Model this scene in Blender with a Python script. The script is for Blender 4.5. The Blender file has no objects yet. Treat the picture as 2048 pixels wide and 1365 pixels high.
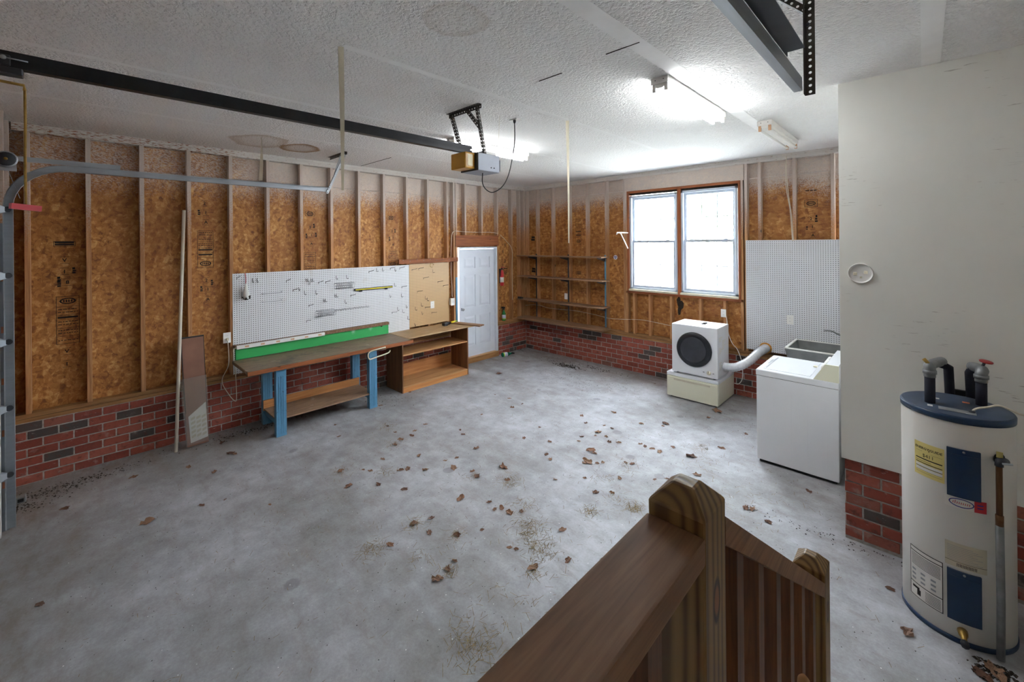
import bpy, bmesh, math, random
from mathutils import Vector, Matrix
random.seed(7)
R = math.radians
PI = math.pi
scene = bpy.context.scene
col = scene.collection

# ------------------------------------------------------------------ camera
FPX, YAW, ROLL, PCX, PCY = 847.75, 0.77073, -0.00909, 1024.0, 485.17
CAM = Vector((6.0038, -6.5816, 2.2157))
H = 3.369            # ceiling height
YC = -2.631          # plane of the white wall on the right
XC = 5.555           # its left end
YD = -6.99           # inner plane of the garage door wall
XR = 7.45            # house wall behind the stairs
right = Vector((math.cos(YAW), math.sin(YAW), 0)); fwd = Vector((-math.sin(YAW), math.cos(YAW), 0)); up = Vector((0, 0, 1))
c_, s_ = math.cos(ROLL), math.sin(ROLL)
cam_d = bpy.data.cameras.new('camera'); cam = bpy.data.objects.new('camera', cam_d); col.objects.link(cam)
vx = right * c_ + up * s_; vy = -right * s_ + up * c_
m = Matrix((vx, vy, -fwd)).transposed().to_4x4(); m.translation = CAM
cam.matrix_world = m
cam_d.sensor_width = 36; cam_d.lens = FPX * 36 / 2048
cam_d.shift_y = -(682.5 - PCY) / 2048
cam_d.clip_start = 0.02; cam_d.clip_end = 200
scene.camera = cam

# ------------------------------------------------------------------ world / exposure
SKY = 7.0
TUBE = 10.5
w = bpy.data.worlds.new('overcast_sky'); scene.world = w; w.use_nodes = True
bg = w.node_tree.nodes['Background']
bg.inputs[0].default_value = (0.87, 0.94, 1.0, 1); bg.inputs[1].default_value = SKY
vs = scene.view_settings
vs.view_transform = 'Standard'; vs.look = 'None'; vs.gamma = 1; vs.use_curve_mapping = False
vs.exposure = 2.7
scene.cycles.max_bounces = 14; scene.cycles.diffuse_bounces = 10

# ------------------------------------------------------------------ pixel -> place helpers
def ray(x, y):
    dx, dy = x - PCX, y - PCY
    c, s = math.cos(-ROLL), math.sin(-ROLL)
    dx, dy = c * dx - s * dy, s * dx + c * dy
    return right * (dx / FPX) + fwd - up * (dy / FPX)
def on(x, y, ax, v):
    d = ray(x, y); return CAM + d * ((v - CAM[ax]) / d[ax])
def A(x, y, v=0.0): return on(x, y, 0, v)
def B(x, y, v=0.0): return on(x, y, 1, v)
def F(x, y, v=0.0): return on(x, y, 2, v)

# ------------------------------------------------------------------ materials
def lin(c): return tuple(((v / 255) / 12.92 if v <= 10 else ((v / 255 + .055) / 1.055) ** 2.4) for v in c) + (1,)
class NT:
    def __init__(s, name):
        s.m = bpy.data.materials.new(name); s.m.use_nodes = True
        s.t = s.m.node_tree; s.n = s.t.nodes; s.b = s.n['Principled BSDF']
    def new(s, t, **k):
        n = s.n.new(t)
        for a, b in k.items(): setattr(n, a, b)
        return n
    def set(s, sock, v):
        if hasattr(v, 'is_output') or isinstance(v, bpy.types.NodeSocket): s.t.links.new(v, sock)
        else:
            if hasattr(sock, 'default_value'):
                if isinstance(v, (tuple, list)) and len(v) == 3 and len(sock.default_value) == 4: v = tuple(v) + (1,)
                sock.default_value = v
    def pos(s): return s.new('ShaderNodeNewGeometry').outputs['Position']
    def objc(s): return s.new('ShaderNodeTexCoord').outputs['Object']
    def rnd(s): return s.new('ShaderNodeObjectInfo').outputs['Random']
    def map(s, v, scale=(1, 1, 1), loc=(0, 0, 0), rot=(0, 0, 0)):
        n = s.new('ShaderNodeMapping'); s.set(n.inputs[0], v); n.inputs[1].default_value = loc; n.inputs[2].default_value = rot; n.inputs[3].default_value = scale
        return n.outputs[0]
    def noise(s, v, scale=5, detail=3, rough=.55, dist=0):
        n = s.new('ShaderNodeTexNoise'); s.set(n.inputs['Vector'], v); n.inputs['Scale'].default_value = scale
        n.inputs['Detail'].default_value = detail; n.inputs['Roughness'].default_value = rough; n.inputs['Distortion'].default_value = dist
        return n.outputs[0]
    def vor(s, v, scale=5, out='Color', feature='F1', rand=1):
        n = s.new('ShaderNodeTexVoronoi'); n.feature = feature; s.set(n.inputs['Vector'], v); n.inputs['Scale'].default_value = scale
        n.inputs['Randomness'].default_value = rand
        return n.outputs[out]
    def math(s, op, a, b=0.0, c=None, clamp=False):
        n = s.new('ShaderNodeMath', operation=op, use_clamp=clamp); s.set(n.inputs[0], a); s.set(n.inputs[1], b)
        if c is not None: s.set(n.inputs[2], c)
        return n.outputs[0]
    def vmath(s, op, a, b=(0, 0, 0)):
        n = s.new('ShaderNodeVectorMath', operation=op); s.set(n.inputs[0], a); s.set(n.inputs[1], b)
        return n.outputs['Value'] if op in ('LENGTH', 'DISTANCE', 'DOT_PRODUCT') else n.outputs[0]
    def sep(s, v):
        n = s.new('ShaderNodeSeparateXYZ'); s.set(n.inputs[0], v); return n.outputs
    def comb(s, x, y, z):
        n = s.new('ShaderNodeCombineXYZ')
        for i, v in enumerate((x, y, z)): s.set(n.inputs[i], v)
        return n.outputs[0]
    def ss(s, v, a, b):
        n = s.new('ShaderNodeMapRange', interpolation_type='SMOOTHSTEP'); s.set(n.inputs[0], v)
        n.inputs[1].default_value = a; n.inputs[2].default_value = b
        return n.outputs[0]
    def ramp(s, f, *stops):
        n = s.new('ShaderNodeValToRGB'); s.set(n.inputs[0], f); e = n.color_ramp.elements
        while len(e) < len(stops): e.new(.5)
        for i, (p, c) in enumerate(stops): e[i].position = p; e[i].color = c if len(c) == 4 else tuple(c) + (1,)
        return n.outputs[0]
    def mix(s, f, a, b, mode='MIX'):
        n = s.new('ShaderNodeMix', data_type='RGBA', blend_type=mode); s.set(n.inputs[0], f); s.set(n.inputs[6], a); s.set(n.inputs[7], b)
        return n.outputs[2]
    def bump(s, h, st=.3, d=.01):
        n = s.new('ShaderNodeBump'); n.inputs['Strength'].default_value = st; n.inputs['Distance'].default_value = d; s.set(n.inputs['Height'], h)
        s.t.links.new(n.outputs[0], s.b.inputs['Normal'])
    def done(s, color=None, rough=.6, metal=0.0, **k):
        if color is not None: s.set(s.b.inputs['Base Color'], color)
        s.set(s.b.inputs['Roughness'], rough); s.b.inputs['Metallic'].default_value = metal
        for a, v in k.items(): s.set(s.b.inputs[a.replace('_', ' ')], v)
        return s.m
M = {}
def plain(name, rgb, rough=.5, metal=0.0, var=.12, scale=9, spec=None):
    t = NT(name); base = lin(rgb)
    n = t.noise(t.objc(), scale, 4)
    c = t.mix(t.ss(n, .3, .7), tuple(v * (1 - var) for v in base[:3]), tuple(min(1, v * (1 + var)) for v in base[:3]))
    M[name] = t.done(c, rough, metal)
    if spec is not None: t.b.inputs['Specular IOR Level'].default_value = spec
    return M[name]

def overspray(t, base, z0=2.58, z1=3.2, white=(208, 200, 193), streak=True):
    """white ceiling paint that drifted onto the top of the framing"""
    P = t.pos(); xyz = t.sep(P)
    n1 = t.noise(P, 75, 3, .6); n2 = t.noise(P, 1.6, 3)
    z = t.math('ADD', xyz[2], t.math('MULTIPLY', t.math('SUBTRACT', n2, .5), .4))
    g = t.ss(z, z0, z1)
    f = t.math('ADD', t.math('MULTIPLY', g, .95), t.math('MULTIPLY', t.math('SUBTRACT', n1, .5), 1.5))
    f = t.math('MULTIPLY', t.ss(f, .12, .95), t.ss(z, z0 - .05, z0 + .2))
    if streak: f = t.math('MAXIMUM', f, t.math('MULTIPLY', t.ss(xyz[2], 3.03, 3.04), t.math('ADD', .55, t.math('MULTIPLY', n1, .6))))
    if streak:   # scuffed, thinner film towards the garage door
        thin = t.ss(xyz[1], -4.7, -5.4)
        sc = t.noise(t.map(t.map(P, rot=(.3, 0, 0)), (3, 5, 14)), 8, 4, .65, .8)
        f = t.math('MULTIPLY', f, t.math('SUBTRACT', 1.0, t.math('MULTIPLY', thin, t.math('MULTIPLY', t.ss(sc, .40, .58), .9))))
    return t.mix(t.math('MULTIPLY', f, .8), base, lin(white))

def mk_osb():
    t = NT('osb'); P = t.pos()
    W = t.new('ShaderNodeTexNoise'); t.set(W.inputs['Vector'], P); W.inputs['Scale'].default_value = 9; W.inputs['Detail'].default_value = 2
    Pd = t.vmath('ADD', P, t.vmath('MULTIPLY', t.vmath('SUBTRACT', W.outputs['Color'], (.5, .5, .5)), (.05, .05, .05)))
    g = None
    for k, (ry, sc) in enumerate(((.25, 11), (-.95, 12), (1.35, 14))):
        Pr = t.map(Pd, rot=(ry, ry, 0)); cc = t.sep(t.vor(t.map(Pr, (2.6, 2.6, .75)), sc))[k % 3]
        fn = t.noise(t.map(Pr, (60, 60, 9)), 2.2, 3, .6)
        v = t.math('ADD', t.math('MULTIPLY', cc, .55), t.math('MULTIPLY', fn, .45)); g = v if g is None else t.math('ADD', g, v)
    g = t.math('DIVIDE', g, 3.0)
    c = t.ramp(g, (.28, lin((120, 70, 28))), (.44, lin((162, 104, 46))), (.58, lin((184, 127, 63))), (.72, lin((210, 162, 98))))
    blotch = t.noise(P, 1.3, 3)
    c = t.mix(t.ss(blotch, .35, .7), c, t.mix(.5, c, lin((140, 84, 34))))
    sp = t.noise(P, 45, 2); c = t.mix(t.math('MULTIPLY', t.ss(sp, .68, .74), .7), c, lin((84, 46, 18)))
    c = overspray(t, c)
    t.bump(g, .35, .004)
    M['osb'] = t.done(c, .62)
mk_osb()
def mk_lumber(name, axis, dark, light, spray=False, rough=.65, scale=1.0, knots=True):
    t = NT(name); P = t.pos()
    st = [30, 30, 30]; st[axis] = 1.6
    off = t.rnd()
    v = t.vmath('ADD', P, t.comb(t.math('MULTIPLY', off, 9.0), t.math('MULTIPLY', off, 5.0), t.math('MULTIPLY', off, 7.0)))
    g = t.noise(t.map(v, tuple(s * scale for s in st)), 1.6, 4, .6, .5)
    c = t.ramp(g, (.28, lin(dark)), (.7, lin(light)))
    br = t.math('ADD', .86, t.math('MULTIPLY', off, .28))
    c = t.mix(1.0, c, t.comb(br, br, br), 'MULTIPLY')
    if knots:
        k = t.vor(t.map(v, tuple(3.2 if i != axis else 1.7 for i in range(3))), 1.6, 'Distance')
        c = t.mix(t.ss(k, .085, .05), c, lin(tuple(x * .45 for x in dark)))
    if spray: c = overspray(t, c, 2.0, 3.0, (198, 190, 184), False)
    t.bump(g, .15, .002)
    M[name] = t.done(c, rough)
mk_lumber('stud_wood', 2, (150, 98, 56), (200, 150, 100), True)
mk_lumber('plate_wood_y', 1, (126, 86, 46), (170, 124, 74), False)
mk_lumber('plate_wood_x', 0, (126, 86, 46), (170, 124, 74), False)
mk_lumber('header_wood_y', 1, (112, 56, 22), (160, 92, 44), False)
mk_lumber('casing_wood_x', 0, (128, 66, 30), (178, 104, 58), False)
mk_lumber('casing_wood_z', 2, (128, 66, 30), (178, 104, 58), False)
mk_lumber('shelf_wood_x', 0, (104, 74, 52), (156, 120, 88), False)
mk_lumber('ply_y', 1, (150, 104, 62), (192, 146, 96), False, .6, .5, False)
mk_lumber('ply_dark_z', 2, (92, 58, 32), (136, 92, 54), False, .6, .5, False)
mk_lumber('ply_orange_y', 1, (160, 98, 48), (196, 136, 78), False, .6, .5, False)
mk_lumber('rail_wood_y', 1, (106, 72, 45), (154, 114, 78), False, .62, 1.2, True)
def mk_topplate():
    t = NT('top_plate_paint'); P = t.pos()
    n = t.noise(t.map(P, (3, 3, 22)), 6, 4, .65)
    y = t.sep(P)[1]
    thr = t.math('SUBTRACT', n, t.math('MULTIPLY', t.ss(y, -4.6, -5.6), -.09))
    c = t.mix(t.ss(thr, .60, .68), lin((206, 200, 194)), lin((140, 84, 46)))
    M['top_plate_paint'] = t.done(c, .7)
mk_topplate()
def mk_post():
    t = NT('treated_post'); O = t.objc()
    v = t.map(O, (1, 1, .10), loc=(.02, .075, 0))
    dn = t.noise(t.map(O, (6, 6, 1.2)), 2, 2)
    wv = t.new('ShaderNodeTexWave', wave_type='RINGS', rings_direction='Z'); t.set(wv.inputs[0], v); wv.inputs['Scale'].default_value = 21
    wv.inputs['Distortion'].default_value = 1.6; wv.inputs['Detail'].default_value = 2; wv.inputs['Detail Scale'].default_value = 1.2
    c = t.ramp(wv.outputs['Fac'], (.0, lin((92, 66, 36))), (.3, lin((122, 94, 54))), (.9, lin((142, 112, 66))))
    # the oval knot on the side facing the stairs
    kp = t.vmath('LENGTH', t.vmath('MULTIPLY', t.vmath('SUBTRACT', O, (.0455, 0.002, -.17)), (40, 60, 26)))
    c = t.mix(t.ss(kp, 1.05, .8), c, lin((52, 28, 12))); c = t.mix(t.ss(kp, .7, .45), c, lin((128, 78, 40)))
    t.bump(wv.outputs['Fac'], .12, .002)
    M['treated_post'] = t.done(c, .5)
mk_post()
def mk_baluster():
    t = NT('baluster_wood'); O = t.pos()
    g = t.noise(t.map(O, (40, 40, 2)), 1.8, 4, .6, .6)
    c = t.ramp(g, (.3, lin((74, 43, 20))), (.7, lin((126, 80, 42))))
    M['baluster_wood'] = t.done(c, .55)
mk_baluster()
def mk_brick():
    t = NT('brick'); r = t.rnd(); P = t.pos()
    c = t.ramp(r, (0, lin((126, 58, 46))), (.45, lin((148, 72, 56))), (.8, lin((160, 88, 70))), (.90, lin((128, 82, 68))), (.92, lin((82, 72, 68))), (1, lin((74, 66, 64))))
    c.node.color_ramp.interpolation = 'LINEAR'
    n = t.noise(P, 22, 4); c = t.mix(t.ss(n, .5, .8), c, lin((96, 50, 42)))
    n2 = t.noise(t.map(P, (1, 1, 1)), 9, 4); c = t.mix(t.math('MULTIPLY', t.ss(n2, .58, .74), .35), c, lin((190, 170, 160)))
    # white scratches
    n3 = t.noise(t.map(P, (3, 3, 16), rot=(.5, .4, 0)), 8, 2, .5, .4); c = t.mix(t.math('MULTIPLY', t.ss(n3, .70, .735), .5), c, lin((196, 180, 170)))
    t.bump(n, .4, .004)
    M['brick'] = t.done(c, .8)
mk_brick()
def mk_mortar():
    t = NT('mortar'); n = t.noise(t.pos(), 30, 4)
    M['mortar'] = t.done(t.ramp(n, (.3, lin((150, 143, 137))), (.7, lin((190, 184, 178)))), .9); t.bump(n, .4, .004)
mk_mortar()
def mk_concrete():
    t = NT('concrete'); P = t.pos(); xyz = t.sep(P)
    a = t.noise(P, .9, 5, .6); b = t.noise(P, 6, 5, .65); f = t.noise(P, 60, 3, .7)
    g = t.math('ADD', t.math('MULTIPLY', a, .5), t.math('ADD', t.math('MULTIPLY', b, .35), t.math('MULTIPLY', f, .15)))
    c = t.ramp(g, (.36, lin((122, 120, 119))), (.50, lin((154, 154, 157))), (.64, lin((184, 186, 192))))
    # brown drift of dust towards the walls
    edge = t.math('MAXIMUM', t.ss(xyz[0], 1.0, .1), t.math('MAXIMUM', t.ss(xyz[1], -.9, -.1), t.ss(xyz[1], -6.2, -6.9)))
    dn = t.noise(t.map(P, (1, 2.2, 1), rot=(0, 0, .4)), 3, 5, .7)
    c = t.mix(t.math('MULTIPLY', edge, t.math('ADD', .25, t.math('MULTIPLY', t.ss(dn, .4, .7), .5))), c, lin((112, 98, 86)))
    # grime streaks
    st = t.noise(t.map(P, (1, 3.5, 1), rot=(0, 0, .75)), 2.4, 5, .7); c = t.mix(t.math('MULTIPLY', t.ss(st, .50, .72), .38), c, lin((126, 114, 104)))
    # small dark oil drips
    o = t.vor(P, 2.6, 'Distance'); oc = t.sep(t.vor(P, 2.6, 'Color'))[0]
    on_ = t.noise(P, 16, 2)
    drip = t.math('MULTIPLY', t.ss(t.math('ADD', o, t.math('MULTIPLY', on_, .08)), .20, .15), t.ss(oc, .72, .8))
    c = t.mix(t.math('MULTIPLY', drip, .34), c, lin((72, 70, 72)))
    sp = t.noise(P, 130, 2); c = t.mix(t.math('MULTIPLY', t.ss(sp, .70, .75), .6), c, lin((96, 84, 72)))
    wsp = t.vor(P, 30, 'Distance'); wc = t.sep(t.vor(P, 30, 'Color'))[0]
    c = t.mix(t.math('MULTIPLY', t.ss(wsp, .12, .08), t.ss(wc, .93, .95)), c, lin((226, 226, 226)))
    t.bump(t.math('ADD', b, t.math('MULTIPLY', f, .5)), .18, .006)
    M['concrete'] = t.done(c, t.math('ADD', .5, t.math('MULTIPLY', b, .3)))
mk_concrete()
def mk_ceiling():
    t = NT('ceiling_texture'); P = t.pos()
    n = t.noise(P, 58, 2, .5); v = t.vor(P, 44, 'Distance')
    h = t.ss(t.math('ADD', n, t.math('MULTIPLY', v, .3)), .5, .72)
    c = t.mix(t.noise(P, 1.2, 3), lin((232, 230, 228)), lin((242, 241, 240)))
    nz = t.math('MULTIPLY', t.math('SUBTRACT', t.noise(P, 5, 4), .5), .5)
    for (px, py, sx, sy, k, edge) in ((520, 283, 2.6, 3.4, .5, 1), (600, 297, 3.8, 4.4, .95, 1), (912, 42, 5.5, 5.5, .22, 0)):
        q = F(px, py, H)
        d = t.math('ADD', t.vmath('LENGTH', t.vmath('MULTIPLY', t.vmath('SUBTRACT', P, tuple(q)), (sx, sy, 0))), nz)
        ring = t.math('MULTIPLY', t.ss(d, 1.0, .86), t.math('ADD', .35, t.math('MULTIPLY', t.ss(d, .45, .95), .65)))
        c = t.mix(t.math('MULTIPLY', ring, k), c, lin((158, 120, 70)))
    corner_tone = t.math('MULTIPLY', t.ss(t.sep(P)[0], .9, .1), t.ss(t.sep(P)[1], -4.3, -5.6))  # browner towards the left wall and the garage door
    c = t.mix(t.math('MULTIPLY', corner_tone, .35), c, lin((176, 158, 144)))
    t.bump(h, .8, .009)
    M['ceiling_texture'] = t.done(c, .85)
mk_ceiling()
def mk_drywall():
    t = NT('drywall_paint'); P = t.pos()
    n = t.noise(P, 2.2, 4); c = t.mix(n, lin((218, 217, 210)), lin((232, 231, 224)))
    sc = t.noise(t.map(P, (4, 4, 40)), 3, 3, .5, .3); gate = t.ss(t.noise(P, 2.6, 2), .58, .66)
    c = t.mix(t.math('MULTIPLY', t.math('MULTIPLY', t.ss(sc, .66, .70), gate), .55), c, lin((140, 128, 116)))
    v = t.vor(P, 4.5, 'Distance'); vc = t.sep(t.vor(P, 4.5, 'Color'))[1]
    c = t.mix(t.math('MULTIPLY', t.ss(v, .06, .04), t.ss(vc, .72, .76)), c, lin((116, 100, 88)))
    M['drywall_paint'] = t.done(c, .55); t.bump(t.noise(P, 40, 3), .06, .004)
mk_drywall()
def mk_peg(name, base, hole, axis, stain=True):
    t = NT(name); P = t.pos(); xyz = t.sep(P)
    u = xyz[axis]; v = xyz[2]
    fu = t.math('SUBTRACT', t.math('FRACT', t.math('DIVIDE', u, .0254)), .5); fv = t.math('SUBTRACT', t.math('FRACT', t.math('DIVIDE', v, .0254)), .5)
    d = t.math('SQRT', t.math('ADD', t.math('MULTIPLY', fu, fu), t.math('MULTIPLY', fv, fv)))
    f = t.ss(d, .21, .16)
    c = t.mix(t.noise(P, 1.5, 3), lin(base), lin(tuple(x * .96 for x in base)))
    n = t.noise(P, 3.5, 4); c = t.mix(t.math('MULTIPLY', t.ss(n, .62, .74), .18 if stain else .1), c, lin((170, 140, 100)))
    c = t.mix(f, c, lin(hole))
    t.bump(t.math('SUBTRACT', 1.0, f), .5, .003)
    M[name] = t.done(c, .45)
mk_peg('pegboard_white_y', (226, 226, 228), (40, 37, 36), 1); mk_peg('pegboard_white_x', (222, 223, 227), (50, 48, 52), 0); mk_peg('pegboard_tan', (206, 170, 122), (92, 62, 34), 1)
def mk_benchtop(name, a, b, spot):
    t = NT(name); P = t.pos()
    g = t.noise(t.map(P, (14, 1.5, 14)), 3, 5, .65, .5); c = t.ramp(g, (.3, lin(a)), (.72, lin(b)))
    n = t.noise(P, 3.2, 5, .7); c = t.mix(t.math('MULTIPLY', t.ss(n, .52, .68), spot), c, lin((66, 58, 56)))
    n2 = t.noise(P, 8, 4, .7); c = t.mix(t.math('MULTIPLY', t.ss(n2, .62, .70), .35), c, lin((200, 190, 178)))
    t.bump(g, .2, .002); M[name] = t.done(c, .55)
mk_benchtop('bench_top_wood', (98, 82, 66), (146, 124, 100), .7); mk_benchtop('cabinet_top_wood', (152, 122, 86), (190, 158, 116), .18); mk_benchtop('bench_shelf_wood', (122, 94, 72), (168, 136, 108), .2)
def mk_enamel(name, rgb, rough=.25):
    t = NT(name); P = t.pos(); n = t.noise(P, 3, 3); c = t.mix(n, lin(rgb), lin(tuple(x * .97 for x in rgb)))
    r = t.noise(t.map(P, (1, 1, .4)), 12, 4, .7); c = t.mix(t.math('MULTIPLY', t.ss(r, .72, .8), .4), c, lin((150, 130, 112)))
    M[name] = t.done(c, rough)
mk_enamel('white_enamel', (228, 230, 234)); mk_enamel('cream_enamel', (224, 222, 200), .3); mk_enamel('heater_enamel', (214, 212, 206), .3)
def mk_metal(name, rgb, rough, axis=1, rust=0.0):
    t = NT(name); P = t.pos(); st = [16, 16, 16]; st[axis] = 1
    g = t.noise(t.map(P, tuple(st)), 3, 4); c = t.mix(g, lin(tuple(x * .86 for x in rgb)), lin(rgb))
    if rust: c = t.mix(t.math('MULTIPLY', t.ss(t.noise(P, 14, 4), .58, .7), rust), c, lin((110, 66, 40)))
    M[name] = t.done(c, rough, .85 if name in ('chrome', 'copper_old') else .35)
mk_metal('galvanized', (178, 184, 192), .42); mk_metal('galvanized_z', (150, 158, 170), .45, 2, .15); plain('perforated_steel', (86, 82, 77), .6, .2, .2)
mk_metal('chrome', (206, 208, 212), .2); mk_metal('copper_old', (128, 92, 62), .5, 2, .6); plain('zinc_steel_sheet', (158, 164, 176), .5, .2, .04)
plain('black_steel', (34, 34, 38), .42, .3, .3); plain('black_rubber', (24, 24, 26), .6); plain('dark_steel', (70, 72, 78), .45, .6)
plain('white_plastic', (232, 230, 226), .4, 0, .03); plain('cream_plastic', (222, 214, 190), .45, 0, .05); plain('cord_white', (214, 206, 188), .5, 0, .05)
plain('pvc', (214, 204, 186), .45, 0, .06, 4); plain('paint_white', (214, 216, 220), .5, 0, .03); plain('door_white', (212, 216, 224), .45, 0, .03, 3)
plain('vinyl_white', (190, 198, 210), .35, 0, .02); plain('cream_sill', (200, 192, 170), .6, 0, .1)
plain('ink', (26, 20, 16), .8); plain('hole_black', (8, 8, 8), .9); plain('hook_steel', (62, 60, 58), .5, .3); plain('wire_grey', (150, 152, 156), .4, .5)
plain('heater_blue', (20, 50, 84), .35, 0, .1); plain('heater_lid_blue', (58, 72, 94), .5, 0, .15); plain('foam_navy', (38, 40, 54), .8, 0, .15); plain('duct_tape', (122, 124, 126), .4, .25, .15, 20)
plain('brass', (170, 136, 70), .35, .7); plain('red_valve', (150, 34, 34), .5); plain('paper_yellow', (214, 198, 122), .6, 0, .04); plain('paper_white', (216, 214, 208), .6, 0, .04); plain('paper_tan', (196, 188, 166), .6, 0, .05)
plain('red_label', (186, 40, 48), .5); plain('blue_ink', (40, 44, 130), .5); plain('orange_label', (206, 112, 70), .6); plain('red_plastic', (190, 34, 40), .35); plain('pink_red_plastic', (206, 76, 84), .4)
plain('amber_lens', (202, 146, 44), .3, 0, .08); plain('amber_pale', (216, 200, 150), .35, 0, .05); plain('yellow_paint', (222, 206, 40), .35, 0, .05); plain('green_liquid', (30, 132, 60), .2, 0, .1); plain('teal_liquid', (18, 116, 84), .2, 0, .1)
plain('label_lime', (170, 206, 70), .5); plain('label_lilac', (206, 208, 226), .5); plain('black_plastic', (28, 28, 30), .4); plain('door_glass_dark', (46, 46, 56), .08, 0, .1); plain('dryer_ring', (36, 38, 44), .25)
plain('laundry_stone', (120, 122, 122), .6, 0, .16, 6); plain('foil_duct', (214, 214, 218), .3, .25, .1, 30); plain('spray_foam', (188, 130, 52), .8, 0, .2, 20); plain('rope_old', (168, 134, 66), .85, 0, .2, 30)
plain('cardboard_brown', (124, 92, 76), .5, 0, .1, 5); plain('laminate_print', (140, 100, 82), .35, 0, .12, 5); plain('board_black_edge', (40, 34, 32), .5); plain('tape_paper', (222, 216, 200), .7, 0, .03); plain('silver_grey_plate', (150, 152, 154), .45, .5)
plain('garage_door_paint', (200, 204, 206), .5, 0, .03); plain('weather_strip', (214, 212, 208), .6); plain('tree_bark', (90, 76, 62), .9); plain('dirt_dark', (54, 46, 38), .95, 0, .3, 30)
plain('tape_white', (242, 241, 240), .8, 0, .02)
plain('holder_tan', (206, 160, 124), .5)
plain('rust_orange', (176, 112, 84), .9, 0, .2)
def mk_blue():
    t = NT('bench_blue'); P = t.pos(); n = t.noise(P, 3, 4); c = t.mix(n, lin((70, 124, 160)), lin((104, 158, 190)))
    s = t.noise(t.map(P, (1, 1, .6)), 30, 4, .7); c = t.mix(t.math('MULTIPLY', t.ss(s, .62, .70), .8), c, lin((56, 58, 62)))
    M['bench_blue'] = t.done(c, .45)
mk_blue()
def mk_green():
    t = NT('green_paint'); P = t.pos(); n = t.noise(t.map(P, (1, 1, 4)), 2, 3); c = t.mix(n, lin((44, 160, 84)), lin((62, 180, 98)))
    for (px, py) in ((707, 659), (742, 652)):
        q = A(px, py, .06); d = t.vmath('LENGTH', t.vmath('MULTIPLY', t.vmath('SUBTRACT', P, tuple(q)), (0, 16, 9)))
        c = t.mix(t.math('MULTIPLY', t.ss(t.math('ADD', d, t.math('MULTIPLY', t.noise(P, 40, 3), .6)), 1.1, .3), .7), c, lin((186, 226, 200)))
    M['green_paint'] = t.done(c, .5)
mk_green()
def mk_leaf():
    t = NT('dry_leaf'); r = t.rnd(); c = t.ramp(r, (0, lin((92, 60, 42))), (.4, lin((128, 90, 66))), (.75, lin((150, 116, 88))), (1, lin((102, 74, 64))))
    n = t.noise(t.objc(), 40, 3); c = t.mix(t.ss(n, .4, .7), c, lin((82, 54, 38))); M['dry_leaf'] = t.done(c, .75)
    t2 = NT('needles'); P = t2.pos(); M['needles'] = t2.done(t2.ramp(t2.noise(P, 60, 2), (.3, lin((92, 76, 48))), (.7, lin((150, 130, 92)))), .8)
mk_leaf()
def mk_glass():
    t = NT('window_glass'); g = t.new('ShaderNodeBsdfTransparent'); g.inputs[0].default_value = (.97, .985, 1, 1)
    gl = t.new('ShaderNodeBsdfGlossy'); gl.inputs['Roughness'].default_value = .02
    mx = t.new('ShaderNodeMixShader'); mx.inputs[0].default_value = .05
    t.t.links.new(g.outputs[0], mx.inputs[1]); t.t.links.new(gl.outputs[0], mx.inputs[2]); t.t.links.new(mx.outputs[0], t.n['Material Output'].inputs[0]); M['window_glass'] = t.m
    t = NT('clear_film'); g = t.new('ShaderNodeBsdfTransparent'); gl = t.new('ShaderNodeBsdfGlossy'); gl.inputs['Roughness'].default_value = .18
    mx = t.new('ShaderNodeMixShader'); mx.inputs[0].default_value = .16
    t.t.links.new(g.outputs[0], mx.inputs[1]); t.t.links.new(gl.outputs[0], mx.inputs[2]); t.t.links.new(mx.outputs[0], t.n['Material Output'].inputs[0]); M['clear_film'] = t.m
mk_glass()
def mk_emit(name, c, st):
    t = NT(name); t.b.inputs['Base Color'].default_value = (1, 1, 1, 1); t.b.inputs['Emission Color'].default_value = c; t.b.inputs['Emission Strength'].default_value = st; M[name] = t.m
mk_emit('tube_lit', (.93, .97, 1, 1), TUBE)
def mk_leafy():
    t = NT('foliage'); M['foliage'] = t.done(t.ramp(t.noise(t.pos(), 3, 4), (.3, lin((96, 112, 82))), (.7, lin((160, 172, 130)))), .8)
    t = NT('lawn'); M['lawn'] = t.done(t.ramp(t.noise(t.pos(), 1.4, 5), (.3, lin((158, 158, 150))), (.7, lin((192, 190, 182)))), .9)
mk_leafy()

# ------------------------------------------------------------------ object helpers
OFF = {}
def tag(o, label, cat, group=None):
    o['label'] = label; o['category'] = cat
    if group: o['group'] = group
    return o
def thing(name, label, cat, loc=(0, 0, 0), group=None, local=False, rot=(0, 0, 0)):
    o = bpy.data.objects.new(name, None); o.empty_display_size = .05; col.objects.link(o)
    o.location = loc; o.rotation_euler = rot
    OFF[o.name] = Vector((0, 0, 0)) if local else Vector(loc)
    if label: tag(o, label, cat, group)
    return o
def link(name, me, mat, parent=None, loc=None, smooth=False):
    """me is in world coordinates (or local to loc when given)"""
    o = bpy.data.objects.new(name, me); col.objects.link(o)
    if mat is not None and not me.materials: me.materials.append(M[mat] if isinstance(mat, str) else mat)
    if loc is None and parent is None or loc is None:
        # recentre on the bounding box
        if me.vertices:
            lo = Vector([min(v.co[i] for v in me.vertices) for i in range(3)]); hi = Vector([max(v.co[i] for v in me.vertices) for i in range(3)])
            ctr = (lo + hi) / 2
            me.transform(Matrix.Translation(-ctr)); loc = ctr
        else: loc = Vector((0, 0, 0))
    loc = Vector(loc)
    OFF[o.name] = loc.copy()
    if parent is not None:
        o.parent = parent; o.location = loc - OFF[parent.name]
    else: o.location = loc
    if smooth:
        for p in me.polygons: p.use_smooth = True
    return o
def mesh(bm, name='m'):
    me = bpy.data.meshes.new(name); bm.to_mesh(me); bm.free(); return me
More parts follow.
